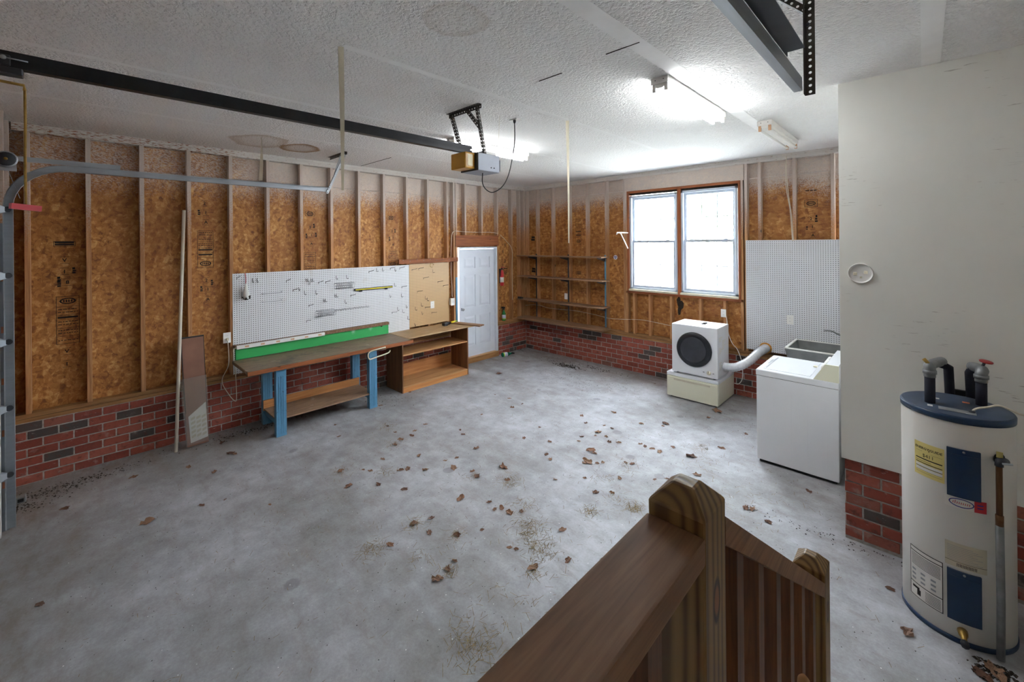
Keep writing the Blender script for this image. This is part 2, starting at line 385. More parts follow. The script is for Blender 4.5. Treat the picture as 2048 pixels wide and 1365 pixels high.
def bbox(bm, lo, hi):
    x0, y0, z0 = lo; x1, y1, z1 = hi
    if x0 > x1: x0, x1 = x1, x0
    if y0 > y1: y0, y1 = y1, y0
    if z0 > z1: z0, z1 = z1, z0
    v = [bm.verts.new(p) for p in ((x0, y0, z0), (x1, y0, z0), (x1, y1, z0), (x0, y1, z0), (x0, y0, z1), (x1, y0, z1), (x1, y1, z1), (x0, y1, z1))]
    for f in ((3, 2, 1, 0), (4, 5, 6, 7), (0, 1, 5, 4), (1, 2, 6, 5), (2, 3, 7, 6), (3, 0, 4, 7)): bm.faces.new([v[i] for i in f])
def boxes(*bs, bevel=0, seg=1):
    bm = bmesh.new()
    for lo, hi in bs: bbox(bm, lo, hi)
    if bevel: bmesh.ops.bevel(bm, geom=bm.edges[:], offset=bevel, segments=seg, affect='EDGES', profile=.7)
    return mesh(bm)
def box(name, lo, hi, mat, parent=None, bevel=0, seg=1): return link(name, boxes((lo, hi), bevel=bevel, seg=seg), mat, parent)
def hexa(pts):   # 8 corner points, bottom 4 then top 4
    bm = bmesh.new(); v = [bm.verts.new(p) for p in pts]
    for f in ((3, 2, 1, 0), (4, 5, 6, 7), (0, 1, 5, 4), (1, 2, 6, 5), (2, 3, 7, 6), (3, 0, 4, 7)): bm.faces.new([v[i] for i in f])
    bmesh.ops.recalc_face_normals(bm, faces=bm.faces[:]); return mesh(bm)
def bar(p, q, w, h, upv=(0, 0, 1)):
    """rectangular bar from p to q, w across, h along upv"""
    p, q = Vector(p), Vector(q); d = (q - p).normalized(); u = Vector(upv); s = d.cross(u).normalized(); u = s.cross(d).normalized()
    s *= w / 2; u *= h / 2
    return hexa([p - s - u, p + s - u, q + s - u, q - s - u, p - s + u, p + s + u, q + s + u, q - s + u])
def tube_bm(bm, pts, r, n=6, cap=True):
    pts = [Vector(p) for p in pts]; rings = []; ref = None
    for i, p in enumerate(pts):
        d = (pts[min(i + 1, len(pts) - 1)] - pts[max(i - 1, 0)]).normalized()
        if ref is None: ref = Vector((0, 0, 1)) if abs(d.z) < .9 else Vector((1, 0, 0))
        s = d.cross(ref).normalized(); u = s.cross(d).normalized(); ref = u
        rr = r[i] if isinstance(r, (list, tuple)) else r
        rings.append([bm.verts.new(p + (s * math.cos(2 * PI * k / n) + u * math.sin(2 * PI * k / n)) * rr) for k in range(n)])
    for a, b in zip(rings, rings[1:]):
        for k in range(n): bm.faces.new((a[k], a[(k + 1) % n], b[(k + 1) % n], b[k]))
    if cap: bm.faces.new(rings[0][::-1]); bm.faces.new(rings[-1])
def tube(name, pts, r, mat, parent=None, n=8, smooth=True):
    bm = bmesh.new(); tube_bm(bm, pts, r, n); bmesh.ops.recalc_face_normals(bm, faces=bm.faces[:]); return link(name, mesh(bm), mat, parent, smooth=smooth)
def tubes(name, paths, r, mat, parent=None, n=5):
    bm = bmesh.new()
    for p in paths: tube_bm(bm, p, r, n)
    return link(name, mesh(bm), mat, parent, smooth=True)
def spline(pts, k=6):
    pts = [Vector(p) for p in pts]; out = []
    P = [pts[0]] + pts + [pts[-1]]
    for i in range(1, len(P) - 2):
        a, b, c, d = P[i - 1:i + 3]
        for j in range(k):
            t = j / k; out.append(.5 * (2 * b + (c - a) * t + (2 * a - 5 * b + 4 * c - d) * t * t + (3 * b - a - 3 * c + d) * t ** 3))
    out.append(pts[-1]); return out
def lathe(name, prof, axis_p, mat, parent=None, n=24, d=(0, 0, 1), smooth=True):
    """prof: (r, h) pairs along direction d from axis_p"""
    d = Vector(d).normalized(); ref = Vector((0, 0, 1)) if abs(d.z) < .9 else Vector((1, 0, 0)); s = d.cross(ref).normalized(); u = s.cross(d)
    bm = bmesh.new(); p0 = Vector(axis_p); rings = []
    for r, h in prof:
        if r < 1e-6: rings.append([bm.verts.new(p0 + d * h)])
        else: rings.append([bm.verts.new(p0 + d * h + (s * math.cos(2 * PI * k / n) + u * math.sin(2 * PI * k / n)) * r) for k in range(n)])
    for a, b in zip(rings, rings[1:]):
        for k in range(n):
            q = []
            for v in (a[k % len(a)], a[(k + 1) % len(a)], b[(k + 1) % len(b)], b[k % len(b)]):
                if v not in q: q.append(v)
            if len(q) >= 3: bm.faces.new(q)
    for r in (rings[0], rings[-1]):
        if len(r) > 2: bm.faces.new(r)
    bmesh.ops.recalc_face_normals(bm, faces=bm.faces[:])
    o = link(name, mesh(bm), mat, parent)
    if smooth:
        for p in o.data.polygons: p.use_smooth = len(p.vertices) <= 4
    return o
TXT = {}
def text_me(s, size=1.0, bold=0.0):
    """flat mesh of a string, centred, height ~size, in the XY plane"""
    cu = bpy.data.curves.new('t', 'FONT'); cu.body = s; cu.size = size; cu.align_x = 'CENTER'; cu.align_y = 'CENTER'; cu.resolution_u = 2; cu.offset = bold
    o = bpy.data.objects.new('t', cu); col.objects.link(o)
    dg = bpy.context.evaluated_depsgraph_get(); me = bpy.data.meshes.new_from_object(o.evaluated_get(dg))
    bpy.data.objects.remove(o); bpy.data.curves.remove(cu); me.materials.clear(); return me
def quadmesh(rects):
    bm = bmesh.new()
    for (x0, y0, x1, y1) in rects: bm.faces.new([bm.verts.new(p) for p in ((x0, y0, 0), (x1, y0, 0), (x1, y1, 0), (x0, y1, 0))])
    return mesh(bm)
def ellipse_pts(cx, cy, rx, ry, n=20): return [(cx + rx * math.cos(2 * PI * k / n), cy + ry * math.sin(2 * PI * k / n)) for k in range(n)]
def copy_tree(o, loc, label=None, rot=None):
    c = o.copy(); col.objects.link(c); c.location = loc; OFF[c.name] = Vector(loc)
    if rot is not None: c.rotation_euler = rot
    if label: c['label'] = label
    for ch in o.children:
        k = ch.copy(); col.objects.link(k); k.parent = c
        for g in ch.children:
            q = g.copy(); col.objects.link(q); q.parent = k
    return c
def struct(o): o['kind'] = 'structure'; return o

# texts are evaluated first, while the scene is small
T = {k: text_me(k, 1.0, b) for k, b in (('ENERGY', .02), ('GUIDE', .02), ('$411', 0), ('A', .02), ('1', .02), ('2', .02), ('8', .02), ('E', 0), ('V', .02), ('APA', .04))}

# ================================================================== SETTING
struct(box('floor', (-.35, YD - .35, -.15), (XR + .2, .35, 0), 'concrete'))
# ---- ceiling of drywall sheets with taped joints
ceil = struct(box('ceiling', (-.3, YD - .3, H + .013), (XR + .2, .3, H + .08), 'paint_white'))
XS = [-.1, 1.15, 2.37, 3.59, 4.81, 6.03, XR + .1]
YS = {0: [-3.63], 1: [-5.2, -2.4], 2: [-3.7], 3: [-4.26, -1.9], 4: [-3.74], 5: [-3.74]}
for i in range(6):
    ys = [YD - .2] + YS[i] + [.1]
    for a, b in zip(ys, ys[1:]):
        box('drywall_sheet', (XS[i] + .0015, a + .0015, H), (XS[i + 1] - .0015, b - .0015, H + .0125), 'ceiling_texture', ceil)
for x, y0, y1, wd in ((1.15, YD, -.02, .05), (2.37, YD, -.02, .05), (3.59, -5.49, -3.33, .055), (3.59, -3.25, -.02, .05), (4.81, YD, -1.0, .11)):
    box('joint_tape', (x - wd / 2, y0, H - .0015), (x + wd / 2, y1, H - .0002), 'tape_white', ceil)
box('joint_tape', (6.0, YD, H - .0012), (6.09, YC - .01, H - .0002), 'tape_white', ceil)
# sheets that have dropped a little at the butt joint: dark open gaps
for (pa, pb) in (((1078, 162), (1122, 145)), ((1212, 108), (1285, 88)), ((722, 332), (782, 315))):
    a, b = F(*pa, H), F(*pb, H)
    box('open_joint', (a.x, a.y - .003, H - .004), (b.x, a.y + .003, H - .0002), 'dirt_dark', ceil)

BR_L, BR_H, MJ = .1925, .0712, .0107     # brick face and joint
CO = BR_H + .0107
def brick_mesh(axis, L):
    d = .03
    if axis == 1: return boxes(((-d, -L / 2, -BR_H / 2), (0, L / 2, BR_H / 2)), bevel=.003)
    return boxes(((-L / 2, 0, -BR_H / 2), (L / 2, d, BR_H / 2)), bevel=.003)
BM = {}
def brick_at(parent, axis, face, a, b, z):
    """axis 1: bricks run along y on plane x=face; axis 0: along x on plane y=face (room side at -y)"""
    L = round((b - a) / .004) * .004
    if L < .03: return
    if (axis, L) not in BM: BM[(axis, L)] = brick_mesh(axis, L)
    j = random.uniform(-.0015, .0015)
    loc = (face + j, (a + b) / 2, z) if axis == 1 else ((a + b) / 2, face + j, z)
    o = bpy.data.objects.new('brick', BM[(axis, L)]); col.objects.link(o)
    if not o.data.materials: o.data.materials.append(M['brick'])
    o.parent = parent; o.location = Vector(loc) - OFF[parent.name]
def brick_run(parent, axis, face, s0, s1, ztop, n, phase=0):
    P_ = BR_L + MJ
    for r in range(n):
        z = ztop - .004 - (r + .5) * CO
        s = s0 - ((r + phase) % 2) * P_ / 2
        while s < s1 - .01:
            a, b = max(s + MJ / 2, s0), min(s + P_ - MJ / 2, s1)
            if b - a > .035: brick_at(parent, axis, face, a, b, z)
            s += P_
ZB = .578                       # top of the brick
DY0, DY1, DZ0, DZ1 = -1.80, -.83, .0, 2.13   # door opening
# ---- wall with the workbench (x = 0)
bm = bmesh.new(); bbox(bm, (-.2, YD - .2, 0), (-.0055, DY0 - .02, ZB - .002)); bbox(bm, (-.2, DY1 + .02, 0), (-.0055, .19, ZB - .002))
wl = struct(link('wall_left', mesh(bm), 'mortar'))
brick_run(wl, 1, 0, YD - .02, DY0 - .02, ZB, 7); brick_run(wl, 1, 0, DY1 + .03, -.002, ZB, 7, 1)
SY = [-2.038 - .4064 * k for k in range(13)][::-1]          # left edges of the studs
def stud_y(y, z0, z1, wd=.038): return box('stud', (-.089, y, z0), (0, y + wd, z1), 'stud_wood', wl, .002)
for y in SY: stud_y(y, .654, H - .076)
for y in (-1.895, -1.845): stud_y(y, .654, H - .076)
for y in (-1.6316, -1.2252): stud_y(y, 2.36, H - .076)
for y in (-.8188, -.4124, -.17, -.04): stud_y(y, .654, H - .076)
for (a, b) in ((YD, DY0 - .02), (DY1 + .02, 0)):
    box('bottom_plate', (-.095, a, .616), (0, b, .654), 'plate_wood_y', wl, .002)
    box('sill_plate', (-.095, a, ZB), (.004, b, .612), 'plate_wood_y', wl, .002)
box('top_plate', (-.089, YD, H - .076), (0, 0, H - .039), 'top_plate_paint', wl, .002); box('top_plate', (-.089, YD, H - .038), (-.004, 0, H), 'top_plate_paint', wl, .002)
box('door_header', (-.089, -1.845, 2.15), (.002, -.78, 2.355), 'header_wood_y', wl, .002)
yb = YD - .1; JZ = 3.03
edges = [YD - .15, -6.1, -4.88, -3.66, -2.44, -1.82]
for a, b in zip(edges, edges[1:]):
    box('sheathing_panel', (-.102, a + .0015, ZB), (-.0892, b - .0015, JZ - .002), 'osb', wl)
    box('sheathing_panel', (-.102, a + .0015, JZ + .002), (-.0892, b - .0015, H), 'osb', wl)
box('sheathing_panel', (-.102, -1.82, 2.13), (-.0892, -.83, JZ - .002), 'osb', wl); box('sheathing_panel', (-.102, -.83, ZB), (-.0892, .09, JZ - .002), 'osb', wl); box('sheathing_panel', (-.102, -1.82, JZ + .002), (-.0892, .09, H), 'osb', wl)
box('sky_block_sheet', (-.24, YD - .3, 0), (-.205, -1.86, H), 'paint_white', wl); box('sky_block_sheet', (-.24, -1.86, 2.2), (-.205, .3, H), 'paint_white', wl); box('sky_block_sheet', (-.24, -.76, 0), (-.205, .3, 2.2), 'paint_white', wl)  # unseen sheets added outside the studs to keep sky light from leaking in
# blue paint left on the jack stud by the door
box('paint_patch', (-.02, -1.846, .75), (.0015, -1.812, 1.60), 'bench_blue', wl)
# ---- entry door
d1 = struct(thing('door_1', 'white six-panel entry door between the cabinet and the brick', 'door', (-.06, -1.3, .1)))
JM = 'door_white'
box('door_jamb', (-.10, DY0 + .02, .10), (.012, DY0 + .055, 2.10), JM, d1, .002); box('door_jamb', (-.10, DY1 - .035, .10), (.012, DY1, 2.10), JM, d1, .002); box('door_jamb', (-.10, DY0 + .02, 2.10), (.012, DY1, 2.135), JM, d1, .002)
SL0, SL1 = DY0 + .058, DY1 - .038
slab = box('door_slab', (-.085, SL0, .105), (-.056, SL1, 2.096), JM, d1)
wS = SL1 - SL0; cols_ = [(SL0 + .13 * wS, SL0 + .445 * wS), (SL0 + .555 * wS, SL0 + .87 * wS)]; rows_ = [(.30, .86), (1.02, 1.62), (1.74, 1.95)]
bm = bmesh.new()
for y0, y1 in ((SL0, cols_[0][0]), (cols_[0][1], cols_[1][0]), (cols_[1][1], SL1)): bbox(bm, (-.056, y0, .105), (-.045, y1, 2.096))
for z0, z1 in ((.105, .30), (.86, 1.02), (1.62, 1.74), (1.95, 2.096)):
    for y0, y1 in cols_: bbox(bm, (-.056, y0, z0), (-.045, y1, z1))
link('stiles_and_rails', mesh(bm), JM, slab)
for y0, y1 in cols_:
    for z0, z1 in rows_:
        i, j = .012, .05
        link('door_panel', hexa([(-.056, y0 + i, z0 + i), (-.056, y1 - i, z0 + i), (-.056, y1 - i, z1 - i), (-.056, y0 + i, z1 - i), (-.046, y0 + j, z0 + j), (-.046, y1 - j, z0 + j), (-.046, y1 - j, z1 - j), (-.046, y0 + j, z1 - j)]), JM, slab)
lathe('door_knob', [(.026, 0), (.026, .006), (.010, .010), (.010, .03), (.022, .04), (.026, .055), (.018, .066), (0, .068)], (-.045, SL0 + .05, 1.0), 'chrome', d1, 14, (1, 0, 0))
box('threshold', (-.10, DY0 + .0, 0), (.03, DY1 + .01, .10), 'plate_wood_y', d1, .004)
# ---- window wall (y = 0)
WX0, WX1, WZ0, WZ1 = 2.385, 4.13, 1.375, 3.05
bm = bmesh.new(); bbox(bm, (-.2, .0055, 0), (XC + .3, .2, ZB - .002))
wb = struct(link('wall_back', mesh(bm), 'mortar'))
brick_run(wb, 0, 0, .002, XC - .002, ZB, 7)
def stud_x(x, z0, z1, wd=.038, mat='stud_wood'): return box('stud', (x, 0, z0), (x + wd, .089, z1), mat, wb, .002)
for x in (.002, .298, .704, 1.111, 1.517, 1.924): stud_x(x, .654, H - .076)
stud_x(2.29, .654, H - .076); stud_x(2.33, .654, WZ1 + .02)
stud_x(4.19, .654, H - .076); stud_x(4.135, .654, WZ1 + .02)
for k in range(3): stud_x(4.362 + .4064 * k, .654, H - .076)
for x in (2.46, 2.74, 3.10, 3.55, 3.90): stud_x(x, .654, WZ0 - .04)
box('rough_sill', (2.33, 0, WZ0 - .04), (4.17, .089, WZ0 - .002), 'casing_wood_x', wb, .002)
box('bottom_plate', (0, 0, .616), (XC, .095, .654), 'plate_wood_x', wb, .002); box('sill_plate', (0, -.004, ZB), (XC, .095, .612), 'plate_wood_x', wb, .002)
box('top_plate', (0, 0, H - .076), (XC, .089, H - .039), 'top_plate_paint', wb, .002); box('top_plate', (0, .004, H - .038), (XC, .089, H), 'top_plate_paint', wb, .002)
box('window_header', (2.33, .0, WZ1 + .02), (4.185, .06, H - .077), 'osb', wb)
JB = 3.09
for a, b in ((-.09, 1.12), (1.12, 2.34)):
    box('sheathing_panel', (a + .0015, .0892, ZB), (b - .0015, .102, JB - .002), 'osb', wb); box('sheathing_panel', (a + .0015, .0892, JB + .002), (b - .0015, .102, H), 'osb', wb)
box('sheathing_panel', (2.34, .0892, ZB), (4.16, .102, WZ0 - .02), 'osb', wb); box('sheathing_panel', (2.34, .0892, WZ1), (4.16, .102, H), 'osb', wb)
box('sheathing_panel', (4.162, .0892, ZB), (XC + .3, .102, JB - .002), 'osb', wb); box('sheathing_panel', (4.162, .0892, JB + .002), (XC + .3, .102, H), 'osb', wb)
for lo, hi in (((-.24, .205, 0), (2.36, .24, H)), ((2.36, .205, 0), (4.15, .24, WZ0 - .02)), ((2.36, .205, WZ1), (4.15, .24, H)), ((4.15, .205, 0), (XR + .2, .24, H))): box('sky_block_sheet', lo, hi, 'paint_white', wb)  # added behind the window wall to block the sky, never seen
# black moisture stain on the sheathing under the mullion
bm = bmesh.new(); q = B(1360, 612, .0885); ps = []
for k in range(22):
    a = 2 * PI * k / 22; r = 1 + .28 * math.sin(3 * a + 1) + .16 * random.uniform(-1, 1); ps.append(bm.verts.new((q.x + .05 * r * math.cos(a), .0888, q.z + .13 * r * math.sin(a))))
bm.faces.new(ps); link('mould_stain', mesh(bm), 'dirt_dark', wb)
# ---- double window
w1 = struct(thing('window_1', 'white double-hung twin window framed by bare brown lumber', 'window', (3.26, .05, WZ0)))
for lo, hi, mt in (((WX0 - .02, -.012, WZ0 - .0), (WX0 + .018, .09, WZ1), 'casing_wood_z'), ((WX1 - .018, -.012, WZ0), (WX1 + .012, .09, WZ1), 'casing_wood_z'), ((WX0 - .02, -.012, WZ1 - .02), (WX1 + .012, .09, WZ1 + .018), 'casing_wood_x'), ((3.232, -.004, WZ0), (3.286, .09, WZ1 - .02), 'casing_wood_z')): box('wood_casing', lo, hi, mt, w1, .002)
box('shim_gap', (WX0 + .02, .03, WZ1 - .05), (WX1 - .02, .10, WZ1 - .021), 'dirt_dark', w1)
def sash_window(x0, x1, z0, z1):
    u = []
    fr = box
    t_ = .034
    for lo, hi in (((x0, .0, z0), (x0 + t_, .10, z1)), ((x1 - t_, .0, z0), (x1, .10, z1)), ((x0, .0, z1 - t_), (x1, .10, z1)), ((x0, .0, z0), (x1, .10, z0 + .03))): box('window_frame', lo, hi, 'vinyl_white', w1, .003)
    zm = (z0 + z1) / 2 + .01
    a, b = x0 + t_ + .001, x1 - t_ - .001
    for (za, zb, y) in ((z0 + .031, zm + .018, .022), (zm - .016, z1 - t_ - .001, .052)):
        s_t = .036
        bm = bmesh.new()
        for lo, hi in (((a, y, za), (a + s_t, y + .028, zb)), ((b - s_t, y, za), (b, y + .028, zb)), ((a + s_t, y, za), (b - s_t, y + .028, za + s_t)), ((a + s_t, y, zb - s_t), (b - s_t, y + .028, zb))): bbox(bm, lo, hi)
        sash = link('sash', mesh(bm), 'vinyl_white', w1)
        box('pane', (a + s_t, y + .012, za + s_t), (b - s_t, y + .015, zb - s_t), 'window_glass', sash)
        for k in (1, 2):
            xm = a + s_t + (b - a - 2 * s_t) * k / 3; box('muntin', (xm - .006, y + .016, za + s_t), (xm + .006, y + .021, zb - s_t), 'vinyl_white', sash)
        zz = (za + zb) / 2; box('muntin', (a + s_t, y + .0165, zz - .006), (b - s_t, y + .0205, zz + .006), 'vinyl_white', sash)
    for xx in (x0 + .2 * (x1 - x0), x0 + .8 * (x1 - x0)): box('sash_latch', (xx - .025, .012, zm + .018), (xx + .025, .035, zm + .027), 'vinyl_white', w1, .002)
    box('window_sill', (x0 - .012, -.03, z0 - .033), (x1 + .004, .05, z0 - .002), 'cream_sill', w1, .003)
sash_window(2.412, 3.228, WZ0 + .035, 2.985); sash_window(3.290, 4.10, WZ0 + .035, 2.997)
# ---- white wall on the right: side of the alcove and the face towards the stairs
bm = bmesh.new(); bbox(bm, (XC + .018, YC + .0235, 0), (XR, YC + .14, ZB)); bbox(bm, (XC + .03, YC + .03, 0), (XC + .14, .0, ZB)); 
wr = struct(link('wall_right', mesh(bm), 'mortar'))
brick_run(wr, 0, YC + .018, XC + .018, XR - .01, .596, 7, 1)
box('drywall_sheet', (XC, YC, .597), (XR, YC + .014, H), 'drywall_paint', wr); box('drywall_sheet', (XC, YC + .015, .597), (XC + .014, 0, H), 'drywall_paint', wr)
box('wall_core', (XC + .016, YC + .016, .60), (XR, -.001, H - .001), 'paint_white', wr)
# ---- house wall behind the stairs
wh = struct(box('wall_house', (XR, YD - .2, 0), (XR + .12, YC + .2, H), 'drywall_paint'))
# ---- garage door wall
DX0, DX1, DTOP = .98, 5.57, 2.56
wd_ = struct(box('wall_front', (-.2, YD - .16, 0), (DX0 - .02, YD - .1, H), 'osb'))
box('sheathing_panel', (DX0 - .02, YD - .16, DTOP + .02), (DX1 + .02, YD - .1, H), 'osb', wd_); box('sheathing_panel', (DX1 + .02, YD - .16, 0), (XR, YD - .1, H), 'osb', wd_)
for x in (.0, .42, .80, .90): box('stud', (x, YD - .1, 0), (x + .038, YD - .01, H), 'stud_wood', wd_, .002)
for x in (5.60, 5.70, 6.1, 6.5, 6.9): box('stud', (x, YD - .1, 0), (x + .038, YD - .01, H), 'stud_wood', wd_, .002)
box('door_header', (.80, YD - .1, DTOP + .03), (5.74, YD - .01, DTOP + .32), 'header_wood_y', wd_, .002)
box('garage_jamb', (DX0 - .06, YD - .14, 0), (DX0 - .02, YD + .0, DTOP + .03), 'weather_strip', wd_); box('garage_jamb', (DX1 + .02, YD - .14, 0), (DX1 + .06, YD + .0, DTOP + .03), 'weather_strip', wd_)
box('sky_block_sheet', (-.24, YD - .36, 0), (XR + .2, YD - .3, H), 'paint_white', wd_)  # unseen sheet added behind the garage door against sky leaks

# ================================================================== GARAGE DOOR HARDWARE
def perf_strip_bm(bm, p, q, nrm, width, pitch, hr, th=.002, hole_w=None):
    """flat steel strip from p to q with a row of oval holes; nrm = plane normal"""
    p, q, nrm = Vector(p), Vector(q), Vector(nrm).normalized(); d = (q - p); L = d.length; d.normalize(); s = d.cross(nrm).normalized(); nrm = s.cross(d).normalized()
    n = max(1, int(L / pitch)); step = L / n; hw = width / 2; K = 8
    for i in range(n):
        c = p + d * (step * (i + .5)); a = step / 2
        outer = [(-a, -hw), (0, -hw), (a, -hw), (a, 0), (a, hw), (0, hw), (-a, hw), (-a, 0)]
        inner = [(hr * math.cos(R(-135 + 45 * k)), hr * (hole_w or 1) * math.sin(R(-135 + 45 * k))) for k in range(8)]
        for sd in (-1, 1):
            off = nrm * (th / 2 * sd)
            o = [bm.verts.new(c + d * u + s * v + off) for u, v in outer]; ii = [bm.verts.new(c + d * u + s * v + off) for u, v in inner]
            for k in range(8):
                f = (o[k], o[(k + 1) % 8], ii[(k + 1) % 8], ii[k]); bm.faces.new(f if sd > 0 else f[::-1])
    e = [p - s * hw, p + s * hw, q + s * hw, q - s * hw]; t = nrm * (th / 2)
    for a, b in ((0, 3), (1, 2)): bm.faces.new([bm.verts.new(x) for x in (e[a] - t, e[b] - t, e[b] + t, e[a] + t)])
def perf_angle(name, p, q, n1, n2, width, pitch, hr, mat, parent):
    """L-shaped perforated angle iron: flange planes with normals n1, n2 meeting on the line p-q"""
    bm = bmesh.new(); p, q = Vector(p), Vector(q); d = (q - p).normalized()
    s1 = d.cross(Vector(n1)).normalized(); s2 = d.cross(Vector(n2)).normalized()
    perf_strip_bm(bm, p + s1 * width / 2, q + s1 * width / 2, n1, width, pitch, hr); perf_strip_bm(bm, p - s2 * width / 2, q - s2 * width / 2, n2, width, pitch, hr)
    return link(name, mesh(bm), mat, parent)
def sweep_profile(path, prof, xdir=Vector((1, 0, 0)), closed=True):
    bm = bmesh.new(); rings = []
    for i, p in enumerate(path):
        d = (path[min(i + 1, len(path) - 1)] - path[max(i - 1, 0)]).normalized(); n = xdir.cross(d).normalized()
        rings.append([bm.verts.new(p + xdir * a + n * b) for a, b in prof])
    for a, b in zip(rings, rings[1:]):
        for k in range(len(prof)): bm.faces.new((a[k], a[(k + 1) % len(prof)], b[(k + 1) % len(prof)], b[k]))
    bm.faces.new(rings[0]); bm.faces.new(rings[-1][::-1]); bmesh.ops.recalc_face_normals(bm, faces=bm.faces[:]); return mesh(bm)
def channel(side):
    s = side; t = .002
    o = [(.030 * s, -.027), (.0, -.027), (0, .027), (.016 * s, .027), (.022 * s, .020), (.022 * s, .018), (.015 * s, .025), (t * s, .025), (t * s, -.025), (.030 * s, -.025)]
    return o
def track(x, label, side, y_end, plate=False):
    tr = thing('garage_door_track', label, 'track', (x, -6.93, 0), 'garage door tracks')
    zt = 2.86; yv = -6.945; r = .33
    path = [Vector((x, yv, .03)), Vector((x, yv, 1.2)), Vector((x, yv, zt - r))] + [Vector((x, yv + r - r * math.cos(R(a)), zt - r + r * math.sin(R(a)))) for a in range(10, 91, 10)] + [Vector((x, -5.5, zt + .002)), Vector((x, y_end, zt + .005))]
    link('channel_rail', sweep_profile(path, channel(side)), 'galvanized', tr)
    box('jamb_angle', (x - .004 * side, YD - .008, .02), (x - .001 * side, yv - .012, 2.40), 'galvanized_z', tr); box('jamb_angle', (x - .05 * side, YD - .010, .02), (x - .004 * side, YD - .007, 2.40), 'galvanized_z', tr)
    for z in (.35, .75, 1.15, 1.55, 1.95): box('slot', (x - .0008 * side, YD + .004, z), (x - .0002 * side, YD + .022, z + .05), 'rust_orange', tr)
    box('header_brace', (x - .004 * side, YD - .006, zt + .03), (x - .001 * side, -6.30, zt + .07), 'galvanized', tr)
    link('corner_brace', bar((x - .006 * side, YD + .0, 2.98), (x - .006 * side, yv + .06, zt - r + .07), .003, .045, (1, 0, 0)), 'galvanized', tr)
    return tr
tl = track(.90, 'curved galvanized door track on the left, hung near the pegboard wall', 1, -4.475)
cA, cB = F(664, 316, H - .002), F(690, 303, H - .002); yy = (cA.y + cB.y) / 2
perf_angle('ceiling_angle', (cA.x, yy, H - .002), (cB.x, yy, H - .002), (0, 0, 1), (0, 1, 0), .032, .03, .005, 'perforated_steel', tl)
perf_angle('hanger_angle', (.896, -4.50, 2.83), (.80, -4.235, H - .02), (1, 0, 0), (0, 1, 0), .032, .03, .0055, 'galvanized', tl)
perf_angle('brace_angle', (.86, -4.40, 3.02), (.66, -4.22, H - .02), (1, 0, 0), (0, 1, 0), .030, .03, .005, 'galvanized', tl)
tr = track(5.645, 'galvanized door track overhead on the right with perforated hanger', -1, -4.465)
box('stiffener_angle', (5.648, -6.2, 2.888), (5.651, -4.76, 2.95), 'dark_steel', tr); box('stiffener_angle', (5.651, -6.2, 2.888), (5.71, -4.80, 2.891), 'dark_steel', tr)
perf_angle('hanger_angle', (5.655, -4.46, 2.815), (5.655, -4.46, H), (0, -1, 0), (1, 0, 0), .034, .026, .0062, 'perforated_steel', tr)
be = F(1485, -35, H - .002)
perf_angle('brace_angle', (5.652, -4.47, 3.15), tuple(be), (0, -1, 0), (.4, 0, .9), .030, .026, .0058, 'perforated_steel', tr)
lathe('bolt', [(.008, 0), (.008, .006), (0, .008)], (5.668, -4.478, 3.10), 'dark_steel', tr, 6, (0, -1, 0))

gd = struct(thing('door_2', 'closed white ribbed sectional garage door at the left edge', 'door', ((DX0 + DX1) / 2, YD - .03, 0)))
for k in range(5):
    z0 = k * DTOP / 5 + .005; z1 = (k + 1) * DTOP / 5 - .003
    bm = bmesh.new(); bbox(bm, (DX0, YD - .075, z0), (DX1, YD - .055, z1))
    for j in range(5): zz = z0 + .05 + j * .095; bbox(bm, (DX0, YD - .056, zz), (DX1, YD - .047, zz + .05))
    sec = link('door_section', mesh(bm), 'garage_door_paint', gd)
    for x in (DX0 + .02, DX1 - .02, 2.5, 4.0): box('stile', (x - .03, YD - .056, z0), (x + .03, YD - .032, z1), 'galvanized', sec)
    for sx, x in ((-1, DX0 + .01), (1, DX1 - .01)):
        lathe('roller', [(.02, 0), (.022, .006), (.02, .012)], (x + sx * .045, YD + .045, z1 - .05), 'dark_steel', sec, 12, (sx, 0, 0))
        link('roller_bracket', hexa([(x - .01, YD - .03, z1 - .10), (x + .06 * sx, YD - .03, z1 - .10), (x + .06 * sx, YD + .045, z1 - .07), (x - .01, YD - .0, z1 - .08), (x - .01, YD - .03, z1 - .0), (x + .06 * sx, YD - .03, z1 - .0), (x + .06 * sx, YD + .045, z1 - .04), (x - .01, YD - .0, z1 - .02)]), 'galvanized', sec)
box('side_seal', (DX0 - .018, YD - .05, 0), (DX0 + .0, YD - .012, DTOP), 'weather_strip', gd); box('bottom_seal', (DX0, YD - .08, 0), (DX1, YD - .03, .012), 'black_rubber', gd)
# pulley of the lift spring
pq = B(12, 318, YD + .06)
pl = thing('lift_pulley', 'round steel cable pulley bracketed above the left door track', 'pulley', tuple(pq))
lathe('sheave', [(.012, 0), (.045, .0), (.05, .004), (.04, .010), (.05, .016), (.045, .02), (.012, .02)], pq + Vector((-.01, 0, 0)), 'dark_steel', pl, 20, (1, 0, 0))
lathe('rim', [(.046, 0), (.058, .0), (.058, .012), (.046, .012)], pq + Vector((-.006, 0, 0)), 'galvanized', pl, 20, (1, 0, 0))
lathe('hub', [(.010, 0), (.010, .03), (0, .032)], pq, 'brass', pl, 10, (1, 0, 0))
link('bracket', bar((pq.x - .012, YD - .012, pq.z - .06), (pq.x - .012, pq.y + .05, pq.z - .06), .004, .05, (0, 0, 1)), 'galvanized', pl)

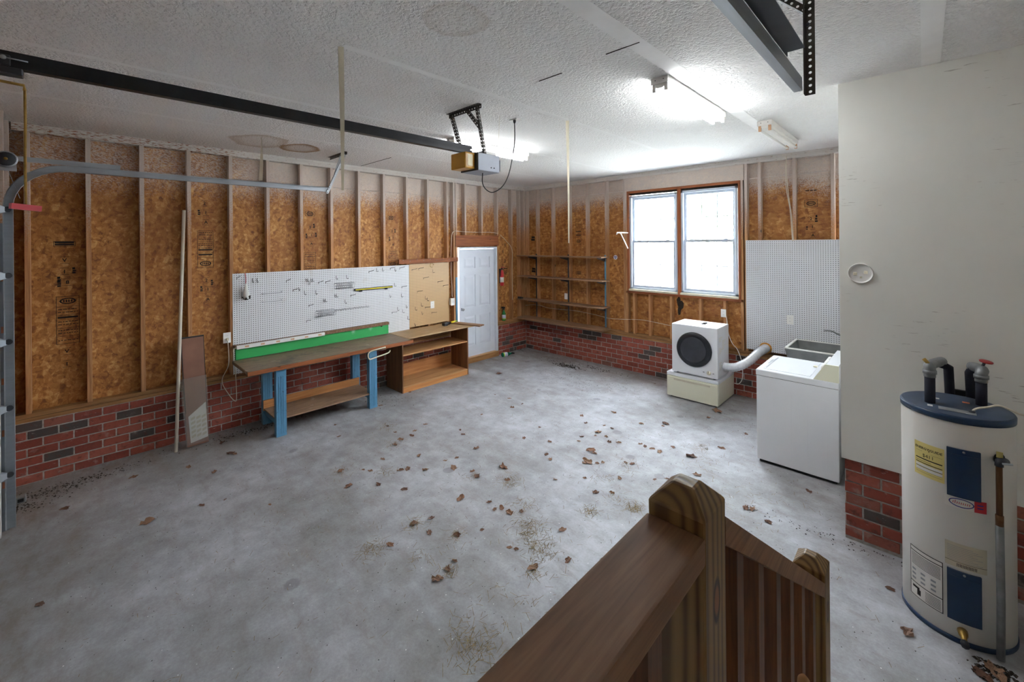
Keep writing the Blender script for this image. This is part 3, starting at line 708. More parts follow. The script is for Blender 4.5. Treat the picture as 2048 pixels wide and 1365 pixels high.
op = thing('garage_door_opener', 'ceiling-hung garage door opener with amber light cover and black rail', 'opener', (3.18, -4.1, 2.83))
OX0, OX1, OY0, OY1, OZ0, OZ1 = 3.07, 3.30, -4.197, -3.948, 2.834, 2.985
box('housing', (OX0, OY0, OZ0), (OX1, OY1, OZ1), 'zinc_steel_sheet', op, .004); box('front_panel', (OX0, OY0 - .004, OZ0), (OX1, OY0 - .0005, OZ1), 'dark_steel', op)
lens = box('light_cover', (OX0 - .005, OY0 - .11, OZ0 + .012), (OX0 + .19, OY0 - .005, OZ1 - .002), 'amber_lens', op, .012, 2)
box('cover_side', (OX0 + .188, OY0 - .085, OZ0 + .035), (OX0 + .1925, OY0 - .03, OZ1 - .02), 'amber_pale', op)
for yy in (-4.05, -4.015): lathe('button', [(.006, 0), (.006, .004), (0, .005)], (OX1, yy, OZ0 + .035), 'black_plastic', op, 8, (1, 0, 0))
box('rear_receptacle', (OX0 + .06, OY1, OZ0 + .02), (OX1 - .02, OY1 + .03, OZ1 - .03), 'dark_steel', op)
box('top_flange', (OX0 + .02, OY1 - .17, OZ1), (OX1 - .02, OY1 - .02, OZ1 + .03), 'white_plastic', op, .003)
bm = bmesh.new(); RX = 3.185
perf_strip_bm(bm, (RX + .012, YD + .04, 3.022), (RX + .012, OY0 + .02, 3.022), (1, 0, 0), .062, .026, .0055)
bbox(bm, (RX - .022, YD + .04, 2.986), (RX + .022, OY0 + .02, 2.991)); bbox(bm, (RX - .012, YD + .04, 3.053), (RX + .012, OY0 + .02, 3.056)); bbox(bm, (RX - .012, YD + .04, 2.992), (RX - .010, OY0 + .02, 3.053))
link('drive_rail', mesh(bm), 'black_steel', op)
la, lb = F(900, 231, H - .002), F(960, 207, H - .002)
perf_angle('ceiling_angle', (la.x, -4.232, H - .002), (lb.x, -4.232, H - .002), (0, 0, 1), (0, 1, 0), .034, .032, .006, 'perforated_steel', op)
perf_angle('hanger_leg', (2.975, -4.228, H - .004), (3.072, -4.17, OZ0 + .12), (0, -1, 0), (1, 0, 0), .026, .03, .0055, 'perforated_steel', op)
perf_angle('hanger_leg', (3.32, -4.228, H - .004), (3.297, -4.12, OZ0 + .12), (0, -1, 0), (1, 0, 0), .024, .03, .0055, 'perforated_steel', op)
perf_angle('cross_brace', (3.19, -4.228, H - .004), (3.312, -4.175, 3.19), (0, -1, 0), (1, 0, .2), .024, .03, .0055, 'perforated_steel', op)
tx = thing('release_trolley', 'grey opener trolley with rusty release cord and red handle', 'trolley', (RX, -6.75, 2.99))
box('carriage', (RX - .028, -6.96, 2.955), (RX + .028, -6.735, 2.9855), 'dark_steel', tx, .004); box('side_plate', (RX + .0150, -6.96, 2.988), (RX + .03, -6.77, 3.035), 'dark_steel', tx, .004)
lathe('pin', [(.008, 0), (.010, .004), (.008, .010), (0, .011)], (RX + .03, -6.79, 3.02), 'galvanized', tx, 10, (1, 0, 0)); tube('release_rod', [(RX + .034, -6.79, 3.02), (RX + .034, -6.72, 3.018)], .003, 'galvanized', tx)
tube('release_arm', [(RX, -6.86, 2.957), (RX, -6.84, 2.93), (RX, -6.80, 2.925), (RX, -6.735, 2.922), (RX, -6.732, 2.90)], .006, 'rope_old', tx)
tube('pull_cord', [(RX, -6.732, 2.90), (RX + .003, -6.731, 2.75), (RX - .002, -6.733, 2.62), (RX, -6.732, 2.40)], .0045, 'rope_old', tx, 6)
a, b = A(28, 412, RX), A(71, 418, RX)
link('handle', bar((RX + .02, -6.775, 2.392), (RX - .02, -6.69, 2.385), .022, .024), 'pink_red_plastic', tx)
# opener power lead and the junction box it plugs into
jb = thing('ceiling_outlet', 'white square outlet plate on the ceiling behind the opener', 'outlet', (3.26, -3.70, H))
box('cover_plate', (3.21, -3.735, H - .008), (3.315, -3.665, H), 'white_plastic', jb, .002)
pc = thing('power_lead', 'black power lead looping from ceiling outlet down to opener', 'cord', (3.26, -3.71, H - .01))
bm_ = [Vector((3.262, -3.71, H - .034)), Vector((3.262, -3.71, 3.2))]
loopx = 3.262; 
pts = [(3.262, -3.71, H - .034), (3.262, -3.712, 3.15)] + [tuple(B(px, py, yv)) for px, py, yv in ((1022, 330, -3.73), (1014, 358, -3.77), (1002, 376, -3.82), (985, 385, -3.88), (972, 379, -3.94), (965, 366, -3.99))] + [(3.2, -4.06, OZ0 + .001)]
tube('cord', spline(pts, 5), .0045, 'black_rubber', pc); lathe('plug', [(.012, 0), (.014, .004), (.012, .02), (.005, .032)], (3.262, -3.71, H - .008), 'black_rubber', pc, 10, (0, 0, -1))
tube('bell_wire', spline([tuple(F(999, 232, H - .001)), tuple(B(998, 262, -3.75)), tuple(B(997, 300, -3.80)), (OX1 - .03, OY1 + .032, OZ1 - .035)], 4), .0016, 'cord_white', None, 4)
tag(col.objects[-1] if False else bpy.data.objects['bell_wire'], 'thin white bell wire hanging from ceiling to the opener', 'wire')

# ================================================================== CEILING LAMPS AND LOOSE TAPE
def fixture(x, y0, y1, label, lit, xoff=0):
    fx = thing('fluorescent_fixture', label, 'ceiling light', (x, (y0 + y1) / 2, H), 'two-tube ceiling strip lights')
    w_ = .062
    link('housing', hexa([(x - w_, y0, H - .045), (x + w_, y0, H - .045), (x + w_, y1, H - .045), (x - w_, y1, H - .045), (x - w_, y0, H), (x + w_, y0, H), (x + w_, y1, H), (x - w_, y1, H)]), 'white_plastic', fx)
    link('reflector', hexa([(x - .02, y0 + .01, H - .075), (x + .02, y0 + .01, H - .075), (x + .02, y1 - .01, H - .075), (x - .02, y1 - .01, H - .075), (x - .05, y0 + .01, H - .046), (x + .05, y0 + .01, H - .046), (x + .05, y1 - .01, H - .046), (x - .05, y1 - .01, H - .046)]), 'white_plastic', fx)
    for s in (-1, 1):
        for ye in (y0 + .006, y1 - .026): box('lamp_holder', (x + s * .042 - .012, ye, H - .098), (x + s * .042 + .012, ye + .018, H - .0455), 'white_plastic' if lit else 'holder_tan', fx, .002)
        tube('tube_lamp', [(x + s * .042, y0 + .026, H - .082), (x + s * .042, y1 - .028, H - .082)], .0125, 'tube_lit' if lit else 'white_plastic', fx, 10)
    for k in (-.03, .03): lathe('screw', [(.004, 0), (.004, .002)], (x + k, y0, H - .02), 'dark_steel', fx, 6, (0, -1, 0))
fixture(4.68, -3.72, -2.52, 'glowing two-tube strip light nearest the white wall', True)
fixture(2.30, -3.72, -2.50, 'glowing two-tube strip light behind the door opener', True)
fixture(4.91, -1.95, -.76, 'unlit two-tube strip light close to the window wall', False)
def loose_tape(top, bottom_z, w0, w1, label, curl=0.0):
    n = 14; bm = bmesh.new(); vs_ = []
    x, y, z0 = top
    d = Vector((.72, .69, 0))
    for i in range(n + 1):
        f = i / n; z = z0 + (bottom_z - z0) * f; wd = w0 + (w1 - w0) * f; tw = .35 * math.sin(3 * f + curl)
        dd = Vector((math.cos(YAW + tw), math.sin(YAW + tw), 0)) * wd / 2; c = Vector((x, y, z)) + d * (.012 * math.sin(2.4 * f + curl) * (1 if curl else .4))
        vs_.append((bm.verts.new(c - dd), bm.verts.new(c + dd)))
    for a, b in zip(vs_, vs_[1:]): bm.faces.new((a[0], a[1], b[1], b[0]))
    bmesh.ops.solidify(bm, geom=bm.faces[:], thickness=.0008)
    o = link('loose_joint_tape', mesh(bm), 'tape_paper'); tag(o, label, 'tape', 'ceiling joint tape hanging down'); return o
loose_tape((3.57, -5.495, H), 2.53, .035, .014, 'long pale paper tape dangling from ceiling in front of the left track')
loose_tape((.90, -5.19, H), 2.905, .008, .05, 'short curled paper tape dangling beside the brown ceiling stain', .9)
loose_tape((3.58, -3.315, H), 2.205, .032, .010, 'white paper tape hanging from ceiling in front of the shelves')

# ================================================================== PEGBOARD WALL
pw = tag(box('pegboard', (.001, -5.262, .645), (.0065, -2.813, 1.866), 'pegboard_white_y'), 'large white pegboard full of hooks above the workbench', 'pegboard')
pt = tag(box('pegboard', (.001, -2.809, .845), (.0065, -2.006, 1.878), 'pegboard_tan'), 'tan pegboard above the open cabinet beside the door', 'pegboard')
pb = tag(box('pegboard', (4.205, -.0065, .69), (XC - .002, -.001, 2.215), 'pegboard_white_x'), 'white pegboard behind the laundry sink right of the window', 'pegboard')
lb_ = tag(link('ledger_board', boxes(((.0125, -3.017, 1.885), (.045, -1.83, 1.958)), bevel=.003), 'header_wood_y'), 'rough brown board studded with nails above the tan pegboard', 'board')
for k in range(9):
    n_ = lathe('nail', [(.002, 0), (.002, .012), (.005, .013), (0, .015)], (.045, -2.95 + k * .13, 1.935 + .008 * (-1) ** k), 'galvanized', lb_, 6, (1, 0, 0))
# hooks
XP = .0065
def hook_proto(kind):
    r = .002
    if kind == 'l': paths = [[(0, 0, 0), (.004, 0, 0), (.004, 0, -.045), (.008, 0, -.05), (.045, 0, -.05), (.05, 0, -.045), (.05, 0, -.035)]]
    elif kind == 'long': paths = [[(0, 0, 0), (.01, 0, .0), (.15, 0, .02), (.152, 0, .03)], [(.004, 0, 0), (.004, 0, -.025)]]
    elif kind == 'double': paths = [[(0, -.012, 0), (.004, -.012, -.04), (.05, -.012, -.04), (.054, -.012, -.03)], [(0, .012, 0), (.004, .012, -.04), (.05, .012, -.04), (.054, .012, -.03)], [(.004, -.012, -.02), (.004, .012, -.02)]]
    else: paths = [[(0, 0, 0), (.004, 0, 0), (.004, 0, -.03), (.02, 0, -.045), (.035, 0, -.03), (.035, 0, -.015)]]
    return paths
HP = {}
def hook(kind, p, label, group):
    key = kind
    if key not in HP:
        bm = bmesh.new()
        for q in hook_proto(kind): tube_bm(bm, q, .003, 5)
        HP[key] = mesh(bm); HP[key].materials.append(M['hook_steel'])
    o = bpy.data.objects.new('peg_hook', HP[key]); col.objects.link(o); o.location = (XP - .0005, p.y, p.z); OFF[o.name] = o.location.copy()
    tag(o, label, 'hook', group)
zq = lambda zx, zy: A(450 + zx / 5.389, 520 + zy / 5.389, XP)
for kind, lst in (('l', ((295, 200), (345, 200), (855, 335), (978, 330), (1197, 170), (1310, 165), (1695, 85), (1632, 90), (1825, 250), (1900, 365), (1858, 510), (1915, 535), (1292, 430), (1968, 610))),
                  ('long', ((128, 190), (660, 222), (735, 322), (1008, 240), (1085, 235), (1550, 125), (1780, 90), (1880, 88), (1905, 290), (1355, 380), (1800, 565), (880, 655), (905, 488))),
                  ('double', ((1070, 420), (1190, 370), (880, 200), (935, 200))),
                  ('u', ((795, 298), (1775, 375), (1952, 490), (1830, 95)))):
    for q in lst: hook(kind, zq(*q), {'l': 'small upright L-shaped steel hook on the white pegboard', 'long': 'long straight steel hook jutting from the white pegboard', 'double': 'double-pronged steel hook on the white pegboard', 'u': 'small curved steel hook on the white pegboard'}[kind], 'steel hooks on the white pegboard')
zt_ = lambda zx, zy: A(760 + zx / 4.55, 500 + zy / 4.55, XP)
for kind, lst in (('l', ((410, 420), (430, 435), (375, 485), (320, 520), (480, 180))), ('long', ((290, 180), (350, 170), (395, 255), (525, 290), (575, 325), (340, 378), (410, 522), (470, 570))), ('u', ((380, 565), (315, 670)))):
    for q in lst: hook(kind, zt_(*q), {'l': 'small upright L-shaped steel hook on the tan pegboard', 'long': 'long straight steel hook jutting from the tan pegboard', 'u': 'small curved steel hook on the tan pegboard'}[kind], 'steel hooks on the tan pegboard')
q = zt_(470, 140); bm = bmesh.new(); tube_bm(bm, [(XP + .006, q.y + .035 * math.cos(a * .55), q.z + .035 * math.sin(a * .55)) for a in range(0, 11)], .004, 6)
tag(link('wire_ring', mesh(bm), 'brass', smooth=True), 'brass coloured open ring hung at the top of the tan pegboard', 'ring')
# wire rails, baskets, level, key bunch
for za, zb, lab in (((395, 368), (605, 345), 'upper thin grey wire rail on the left of the pegboard'), ((395, 455), (605, 432), 'lower thin grey wire rail on the left of the pegboard')):
    a, b = zq(*za), zq(*zb); zc = (a.z + b.z) / 2
    tag(tubes('wire_rail', [[(XP, a.y, zc), (.045, a.y, zc), (.05, a.y + .01, zc), (.05, b.y - .01, zc), (.045, b.y, zc), (XP, b.y, zc + .012)]], .003, 'wire_grey'), lab, 'rail')
def basket(c0, c1, label):
    a, b = zq(*c0), zq(*c1); y0, y1, z1 = a.y, b.y, a.z + .01; z0 = z1 - .075; d0 = XP; d1 = XP + .10
    paths = []
    for z, dd in ((z1, 0), (z0, .02), ((z0 + z1) / 2, .01)):
        paths.append([(d0, y0 + dd, z), (d1 - dd, y0 + dd, z), (d1 - dd, y1 - dd, z), (d0, y1 - dd, z), (d0, y0 + dd, z)])
    n = 9
    for k in range(n + 1):
        y = y0 + (y1 - y0) * k / n; paths.append([(d1, y, z1), (d1 - .02, y, z0), (d0, y, z0), (d0, y, z1)])
    o = tubes('wire_basket', paths, .0024, 'wire_grey', None, 4); tag(o, label, 'basket', 'wire pegboard baskets')
basket((1178, 262), (1365, 255), 'upper small grey wire basket on the white pegboard')
basket((980, 560), (1165, 545), 'lower small grey wire basket on the white pegboard')
a, b = zq(1180, 548), zq(1545, 505)
rk = []
for k in range(15):
    y = a.y + (b.y - a.y) * k / 14; rk.append([(XP, y, a.z + .02), (.02, y, a.z), (.06, y, a.z - .005), (.065, y, a.z + .012)])
rk += [[(.01, a.y, a.z + .005), (.01, b.y, a.z + .005)]]
tag(tubes('tool_rack', rk, .0024, 'wire_grey', None, 4), 'long grey wire tool rack right of the lower wire basket', 'rack')
a, b = zq(1385, 327), zq(1798, 287)
lv = thing('spirit_level', 'yellow and black rail mounted level on the white pegboard', 'level', (.03, (a.y + b.y) / 2, a.z))
zl = (a.z + b.z) / 2
box('body', (.016, a.y, zl - .014), (.036, b.y, zl + .016), 'black_plastic', lv, .002); box('yellow_face', (.0362, a.y + .02, zl - .006), (.0378, b.y - .005, zl + .008), 'yellow_paint', lv)
for f in (.17, .83): yk = a.y + (b.y - a.y) * f; box('clip', (XP, yk - .02, zl - .034), (.034, yk + .02, zl - .0142), 'black_plastic', lv, .003)
kb = zq(215, 165); ke = zq(215, 440)
bg_ = thing('hanging_bag', 'small clear bag with red tie hanging from pegboard upper left', 'bag', (.03, kb.y, kb.z))
tube('red_tie', [(.010, kb.y, kb.z + .03), (.02, kb.y + .006, kb.z - .05), (.03, kb.y, kb.z - .12)], .004, 'red_plastic', bg_, 6)
lathe('bag_body', [(.006, 0), (.014, -.03), (.026, -.09), (.032, -.14), (.030, -.17), (.02, -.185), (0, -.19)], (.054, kb.y, kb.z - .10), 'paper_white', bg_, 14, (0, 0, 1))
bm = bmesh.new()
for k in range(16): 
    a = random.uniform(0, 2 * PI); p = Vector((.054 + .030 * math.cos(a), kb.y + .038 * math.sin(a), kb.z - .275 + random.uniform(-.02, .02))); bbox(bm, p - Vector((.007, .007, .006)), p + Vector((.007, .007, .006)))
link('bag_contents', mesh(bm), 'dirt_dark', bg_)
# outlets and switches
def outlet(name, lo, hi, label, axis, slots=True):
    o = thing(name, label, 'outlet' if slots else 'switch', ((lo[0] + hi[0]) / 2, (lo[1] + hi[1]) / 2, lo[2]))
    box('cover_plate', lo, hi, 'white_plastic', o, .0015)
    zc = (lo[2] + hi[2]) / 2
    if axis == 0:
        yc = (lo[1] + hi[1]) / 2
        for dz in (-.022, .022):
            box('socket_face', (hi[0], yc - .015, zc + dz - .014), (hi[0] + .0015, yc + .015, zc + dz + .014), 'white_plastic', o, .0005)
            for s in (-.006, .006): box('slot', (hi[0] + .0012, yc + s - .001, zc + dz - .004), (hi[0] + .0019, yc + s + .001, zc + dz + .005), 'hole_black', o)
    else:
        xc = (lo[0] + hi[0]) / 2
        for dz in (-.022, .022):
            box('socket_face', (xc - .015, lo[1] - .0015, zc + dz - .014), (xc + .015, lo[1], zc + dz + .014), 'white_plastic', o, .0005)
            for s in (-.006, .006): box('slot', (xc + s - .001, lo[1] - .0019, zc + dz - .004), (xc + s + .001, lo[1] - .0012, zc + dz + .005), 'hole_black', o)
    return o
o1 = outlet('wall_outlet', (.001, -5.362, 1.040), (.008, -5.284, 1.165), 'white wall outlet with cord left of the white pegboard', 0)
q = A(865, 610, .012); outlet('wall_outlet', (.0068, q.y - .038, q.z - .06), (.013, q.y + .038, q.z + .06), 'white outlet plate set in the tan pegboard', 0)
q = A(906, 604, .06); sw = thing('light_switch', 'white switch box mounted beside the entry door', 'switch', (.03, q.y, q.z - .06)); box('surface_box', (.001, q.y - .036, q.z - .058), (.055, q.y + .036, q.z + .058), 'white_plastic', sw, .004); box('cover_plate', (.0552, q.y - .04, q.z - .064), (.06, q.y + .04, q.z + .064), 'white_plastic', sw, .0015); box('rocker', (.06, q.y - .008, q.z - .02), (.066, q.y + .008, q.z + .02), 'white_plastic', sw, .002)
q = B(1132, 593, -.006); outlet('wall_outlet', (q.x - .036, -.009, q.z - .058), (q.x + .036, -.002, q.z + .058), 'white outlet plate between the lower wall shelves', 1)
q = B(1447, 627, -.006); outlet('wall_outlet', (q.x - .036, -.009, q.z - .058), (q.x + .036, -.002, q.z + .058), 'white outlet above the small dryer under the window', 1)
q = B(1580, 640, -.012); outlet('wall_outlet', (q.x - .038, -.0135, q.z - .06), (q.x + .038, -.0068, q.z + .06), 'white outlet plate on the pegboard above the sink', 1)
# cord and power strip
ps = thing('power_strip', 'long white power strip with orange sockets on the green backboard', 'power strip', (.11, -4.4, .95))
# ---- workbench
BZ = .825; BX1 = .70; BY0, BY1 = -5.285, -3.215
wbch = thing('workbench', 'workbench with worn wood top on blue ribbed steel legs', 'workbench', (.35, (BY0 + BY1) / 2, 0))
box('bench_top', (.055, BY0, BZ - .04), (BX1, BY1, BZ), 'bench_top_wood', wbch, .004)
box('front_edge', (BX1 + .0005, BY0, BZ - .048), (BX1 + .018, BY1 + .02, BZ - .003), 'header_wood_y', wbch, .002)
def leg(x0, x1, y0, y1, z1, faces):
    bm = bmesh.new(); t = .004
    bbox(bm, (x1 - t, y0, 0), (x1, y1, z1)); bbox(bm, (x0, y0, 0), (x1 - t, y0 + t, z1)); bbox(bm, (x0, y1 - t, 0), (x1 - t, y1, z1))
    for f in (.28, .5, .72):
        yc = y0 + (y1 - y0) * f; bbox(bm, (x1, yc - .006, .03), (x1 + .004, yc + .006, z1 - .08))
    return link('leg', mesh(bm), 'bench_blue', wbch)
for y0 in (-4.99, -3.85):
    leg(.60, .672, y0, y0 + .108, BZ - .049, 1); leg(.10, .172, y0, y0 + .108, BZ - .041, 1)
for y0 in (-4.99, -3.85): box('leg_spreader', (.172, y0 + .02, .12), (.60, y0 + .06, .185), 'bench_blue', wbch)
box('lower_shelf', (.13, -4.985, .187), (.662, -3.77, .205), 'bench_shelf_wood', wbch, .002)
a, b = A(573, 788, .18), A(573, 808, .18)
box('back_stretcher', (.173, -4.99, b.z - .015), (.192, -3.76, a.z - .015), 'ply_orange_y', wbch, .002)
box('backboard', (.012, -5.245, BZ - .001), (.05, -3.214, .962), 'green_paint', wbch, .002)
box('backboard_ledge', (.008, -5.262, .963), (.075, -3.212, 1.003), 'shelf_wood_x', wbch, .003)
for p, q in (((.055, -3.214), 0),): pass
lathe('knot_hole', [(.0, .0), (.016, .0005), (.016, .001), (0, .0015)], A(763, 652, .05) + Vector((.0005, 0, 0)), 'dirt_dark', wbch, 10, (1, 0, 0))
y_end = A(649, 667, .09).y
box('strip_body', (.0755, -5.245, .960), (.105, y_end, 1.004), 'white_plastic', ps, .003)
nS = 6
for k in range(nS):
    y = -5.245 + (y_end + 5.245) * (k + .6) / nS; box('socket', (.105, y - .025, .970), (.1065, y + .025, .996), 'cream_plastic', ps)
    for s in (-.013, .0, .013): box('socket_slot', (.1064, y + s - .0035, .974), (.1072, y + s + .0035, .992), 'orange_label', ps)
cd = thing('strip_cord', 'cream cord looping from wall outlet to the power strip', 'cord', (.03, -5.32, 1.07))
tube('cord', spline([(.02, -5.323, 1.075), (.03, -5.318, 1.02), tuple(A(457, 730, .05)), tuple(A(444, 762, .05)), tuple(A(458, 790, .06)), tuple(A(471, 803, .07)), tuple(A(473, 790, .07)), tuple(A(471, 745, .07)), tuple(A(468, 715, .075)), tuple(A(467, 700, .085)), (.09, -5.247, .982)], 6), .0045, 'cord_white', cd); box('plug', (.009, -5.336, 1.072), (.035, -5.31, 1.10), 'cream_plastic', cd, .003)
# cream towel-bar hook screwed to the bench front
tag(tube('utility_hook', spline([tuple(A(771, 695, .735)), tuple(A(755, 699, .735)), tuple(A(740, 704, .735)), tuple(A(736, 711, .735)), tuple(A(739, 719, .735)), tuple(A(750, 716, .735)), tuple(A(770, 709, .735)), tuple(A(778, 705, .735)), tuple(A(780, 701, .735))], 4), .009, 'cream_plastic', None, 8), 'cream U-shaped utility hook on the front of the workbench', 'hook')
# ---- open cabinet
cb = thing('open_cabinet', 'open brown plywood cabinet with one shelf beside the entry door', 'cabinet', (.27, -2.6, 0))
CY0, CY1, CX = -3.243, -1.983, .49; CT = .80
box('side_panel', (.03, CY0, 0), (CX, CY0 + .018, .775), 'ply_dark_z', cb, .001); box('side_panel', (.03, CY1 - .018, 0), (CX, CY1, CT - .001), 'ply_dark_z', cb, .001)
box('cabinet_top', (.012, CY0 + .055, CT), (CX + .055, CY1 + .10, CT + .02), 'cabinet_top_wood', cb, .002)
box('middle_shelf', (.03, CY0 + .019, .545), (CX - .004, CY1 - .019, .565), 'ply_y', cb, .001); box('bottom_shelf', (.03, CY0 + .019, .075), (CX - .004, CY1 - .019, .095), 'ply_y', cb, .001)
box('toe_board', (CX - .022, CY0 + .019, .0), (CX - .005, CY1 - .019, .074), 'ply_orange_y', cb, .001); box('back_panel', (.03, CY0 + .019, .0955), (.042, CY1 - .019, .30), 'ply_orange_y', cb)
box('back_rail', (.03, CY0 + .019, .66), (.05, CY1 - .019, CT - .001), 'ply_dark_z', cb)
a, b = F(893, 637, CT + .04), F(960, 651, CT + .04)
pk = tag(link('loose_plank', bar((.10, -2.02, CT + .03), (.70, -1.86, CT + .03), .14, .019), 'shelf_wood_x'), 'short loose wooden plank overhanging the right end of the cabinet', 'plank')
tl_ = thing('hand_tool', 'black and lime-green hand tool lying on the cabinet top', 'tool', (.16, -2.12, CT + .021))
lathe('tool_body', [(.0, 0), (.022, .004), (.028, .05), (.026, .12), (.016, .15), (0, .155)], (.20, -2.26, CT + .048), 'black_plastic', tl_, 12, (-.15, 1, .0))
lathe('tool_grip', [(.0, 0), (.014, .003), (.016, .06), (.012, .10), (0, .104)], (.185, -2.10, CT + .055), 'yellow_paint', tl_, 10, (-.2, 1, .0)); lathe('tool_tip', [(.0, 0), (.011, .003), (.010, .05), (0, .054)], (.165, -2.0, CT + .056), 'label_lime', tl_, 8, (-.2, 1, .0))
box('tool_head', (.17, -2.29, CT + .0215), (.25, -2.22, CT + .07), 'black_plastic', tl_, .012, 2)

# ================================================================== LEANING AND LOOSE THINGS ON THE LEFT
p0 = F(352, 905); tag(tube('plastic_pipe', [(p0.x, p0.y, .002), tuple(A(368, 421, .014))], .0165, 'pvc', None, 14), 'long cream plastic pipe leaning against the left studs', 'pipe')
fb = thing('flooring_box', 'tall narrow carton of laminate flooring in torn plastic leaning on brick', 'carton', (.22, -5.65, 0))
def slab_lean(name, b0, b1, t0, t1, th0, th1, mat):
    """slab leaning on the wall: bottom edge b0-b1 (front face), top edge t0-t1, between thickness th0..th1 behind the front face"""
    n = Vector((1, 0, .16)).normalized()
    pts = [Vector(b0) - n * th1, Vector(b1) - n * th1, Vector(t1) - n * th1, Vector(t0) - n * th1, Vector(b0) - n * th0, Vector(b1) - n * th0, Vector(t1) - n * th0, Vector(t0) - n * th0]
    return link(name, hexa(pts), mat, fb)
b0, b1 = Vector((.235, -5.745, .009)), Vector((.228, -5.552, .009)); t0, t1 = Vector((.066, -5.775, 1.187)), Vector((.066, -5.562, 1.189))
slab_lean('carton', b0, b1, t0, t1, 0, .05, 'laminate_print'); slab_lean('plastic_wrap', b0 + Vector((.003, -.012, .02)), b1 + Vector((.003, .012, .02)), b0.lerp(t0, .62) + Vector((.003, -.03, 0)), b1.lerp(t1, .62) + Vector((.003, .008, 0)), -.004, -.003, 'clear_film')
up_ = (t0 - b0); 
def fpt(u, v, o=.0015): return b0.lerp(b1, u).lerp(t0.lerp(t1, u), v) + Vector((1, 0, .16)).normalized() * o
bm = bmesh.new(); bm.faces.new([bm.verts.new(fpt(*q)) for q in ((.16, .03), (.98, .05), (.94, .37), (.12, .27))]); sheet = link('paper_sheet', mesh(bm), 'paper_white', fb)
bm = bmesh.new()
for k in range(5):
    for c in range(3):
        u0 = .22 + c * .25; v0 = .07 + k * .04; bm.faces.new([bm.verts.new(fpt(u, v, .0022)) for u, v in ((u0, v0), (u0 + .2, v0 + .012), (u0 + .2, v0 + .034), (u0, v0 + .022))])
link('print', mesh(bm), 'paper_tan', fb)
bm = bmesh.new()
for u0, u1, v0, v1 in ((-.0, .03, .3, 1.0), (.97, 1.0, .3, 1.0), (0, 1, .985, 1.0)): bm.faces.new([bm.verts.new(fpt(u, v, .002)) for u, v in ((u0, v0), (u1, v0), (u1, v1), (u0, v1))])
link('carton_edge', mesh(bm), 'board_black_edge', fb)
# photo-eye sensor at the foot of the left track
q = F(42, 1005); se = thing('safety_sensor', 'small grey door sensor on the floor by the left track', 'sensor', (q.x, q.y, 0)); box('sensor_body', (q.x - .03, q.y - .03, .0), (q.x + .03, q.y + .03, .055), 'silver_grey_plate', se, .006); box('sensor_eye', (q.x + .0302, q.y - .018, .012), (q.x + .033, q.y + .018, .04), 'black_plastic', se, .002)

# ================================================================== WALL SHELVES IN THE CORNER
for x, lab in ((.310, 'left'), (1.118, 'middle'), (1.93, 'right')):
    sd = thing('shelf_standard', {'left': 'slotted grey shelf standard nearest the room corner', 'middle': 'slotted grey shelf standard in the middle of the shelves', 'right': 'slotted grey shelf standard at the outer shelf end'}[lab], 'shelf standard', (x, -.006, .70), 'shelf standards on the window wall')
    box('upright', (x - .012, -.014, .69), (x + .012, -.001, 1.975), 'bench_blue' if lab == 'right' else 'dark_steel', sd)
    for z in (1.928, 1.512, 1.044):
        link('shelf_bracket', hexa([(x - .004, -.27, z - .012), (x + .004, -.27, z - .012), (x + .004, -.015, z - .07), (x - .004, -.015, z - .07), (x - .004, -.27, z), (x + .004, -.27, z), (x + .004, -.015, z), (x - .004, -.015, z)]), 'dark_steel', sd)
for z, lab, d, x1 in ((1.929, 'topmost thin wooden wall shelf in the room corner', .28, 2.02), (1.513, 'second wooden wall shelf from the top in the corner', .28, 2.03), (1.045, 'third wooden wall shelf from the top in the corner', .29, 2.04)):
    tag(box('wall_shelf', (.003, -d, z), (x1, -.016, z + .019), 'shelf_wood_x', None, .002), lab, 'shelf', 'wooden shelves in the room corner')
tag(box('wall_shelf', (.006, -.29, .655), (2.03, -.004, .688), 'shelf_wood_x', None, .003), 'lowest and thickest wooden shelf resting on the brick ledge', 'shelf', 'wooden shelves in the room corner')
q = A(1047, 597, .12); ch = thing('charger', 'small black charger on the left end of the third shelf', 'charger', (.1, -.26, 1.064)); box('charger_body', (.02, -.275, 1.0645), (.11, -.225, 1.105), 'black_plastic', ch, .008); box('charger_cap', (.11, -.268, 1.07), (.145, -.232, 1.10), 'dark_steel', ch, .004)
# white folding bracket by the window
q0 = B(1256, 466, -.003); q1 = A(1234, 466, q0.x); br = thing('shelf_bracket', 'white metal shelf bracket fixed to the stud left of the window', 'bracket', tuple(q0))
tube('arm', [tuple(q0), (q0.x, q1.y, q0.z), (q0.x, q1.y - .012, q0.z - .03)], .009, 'white_plastic', br, 8); tube('strut', [(q0.x, q1.y * .7, q0.z - .005), (q0.x, -.012, B(1251, 497).z)], .009, 'white_plastic', br, 8); box('wall_plate', (q0.x - .012, -.008, B(1251, 497).z - .03), (q0.x + .012, -.001, q0.z + .02), 'white_plastic', br, .002)
q = B(1231, 515, .0888); bm = bmesh.new(); bm.faces.new([bm.verts.new((x, .0880, z)) for x, z in ellipse_pts(q.x, q.z, .04, .04)]); stk = thing('round_sticker', 'small round blue and white sticker on the board beside shelves', 'sticker', (q.x, .088, q.z)); link('disc', mesh(bm), 'label_lilac', stk)
bm = bmesh.new()
for k in range(3): a = 2 * PI * k / 3 + .5; bm.faces.new([bm.verts.new((x, .0875, z)) for x, z in ellipse_pts(q.x + .016 * math.cos(a), q.z + .016 * math.sin(a), .011, .011, 10)])
link('emblem', mesh(bm), 'blue_ink', stk)

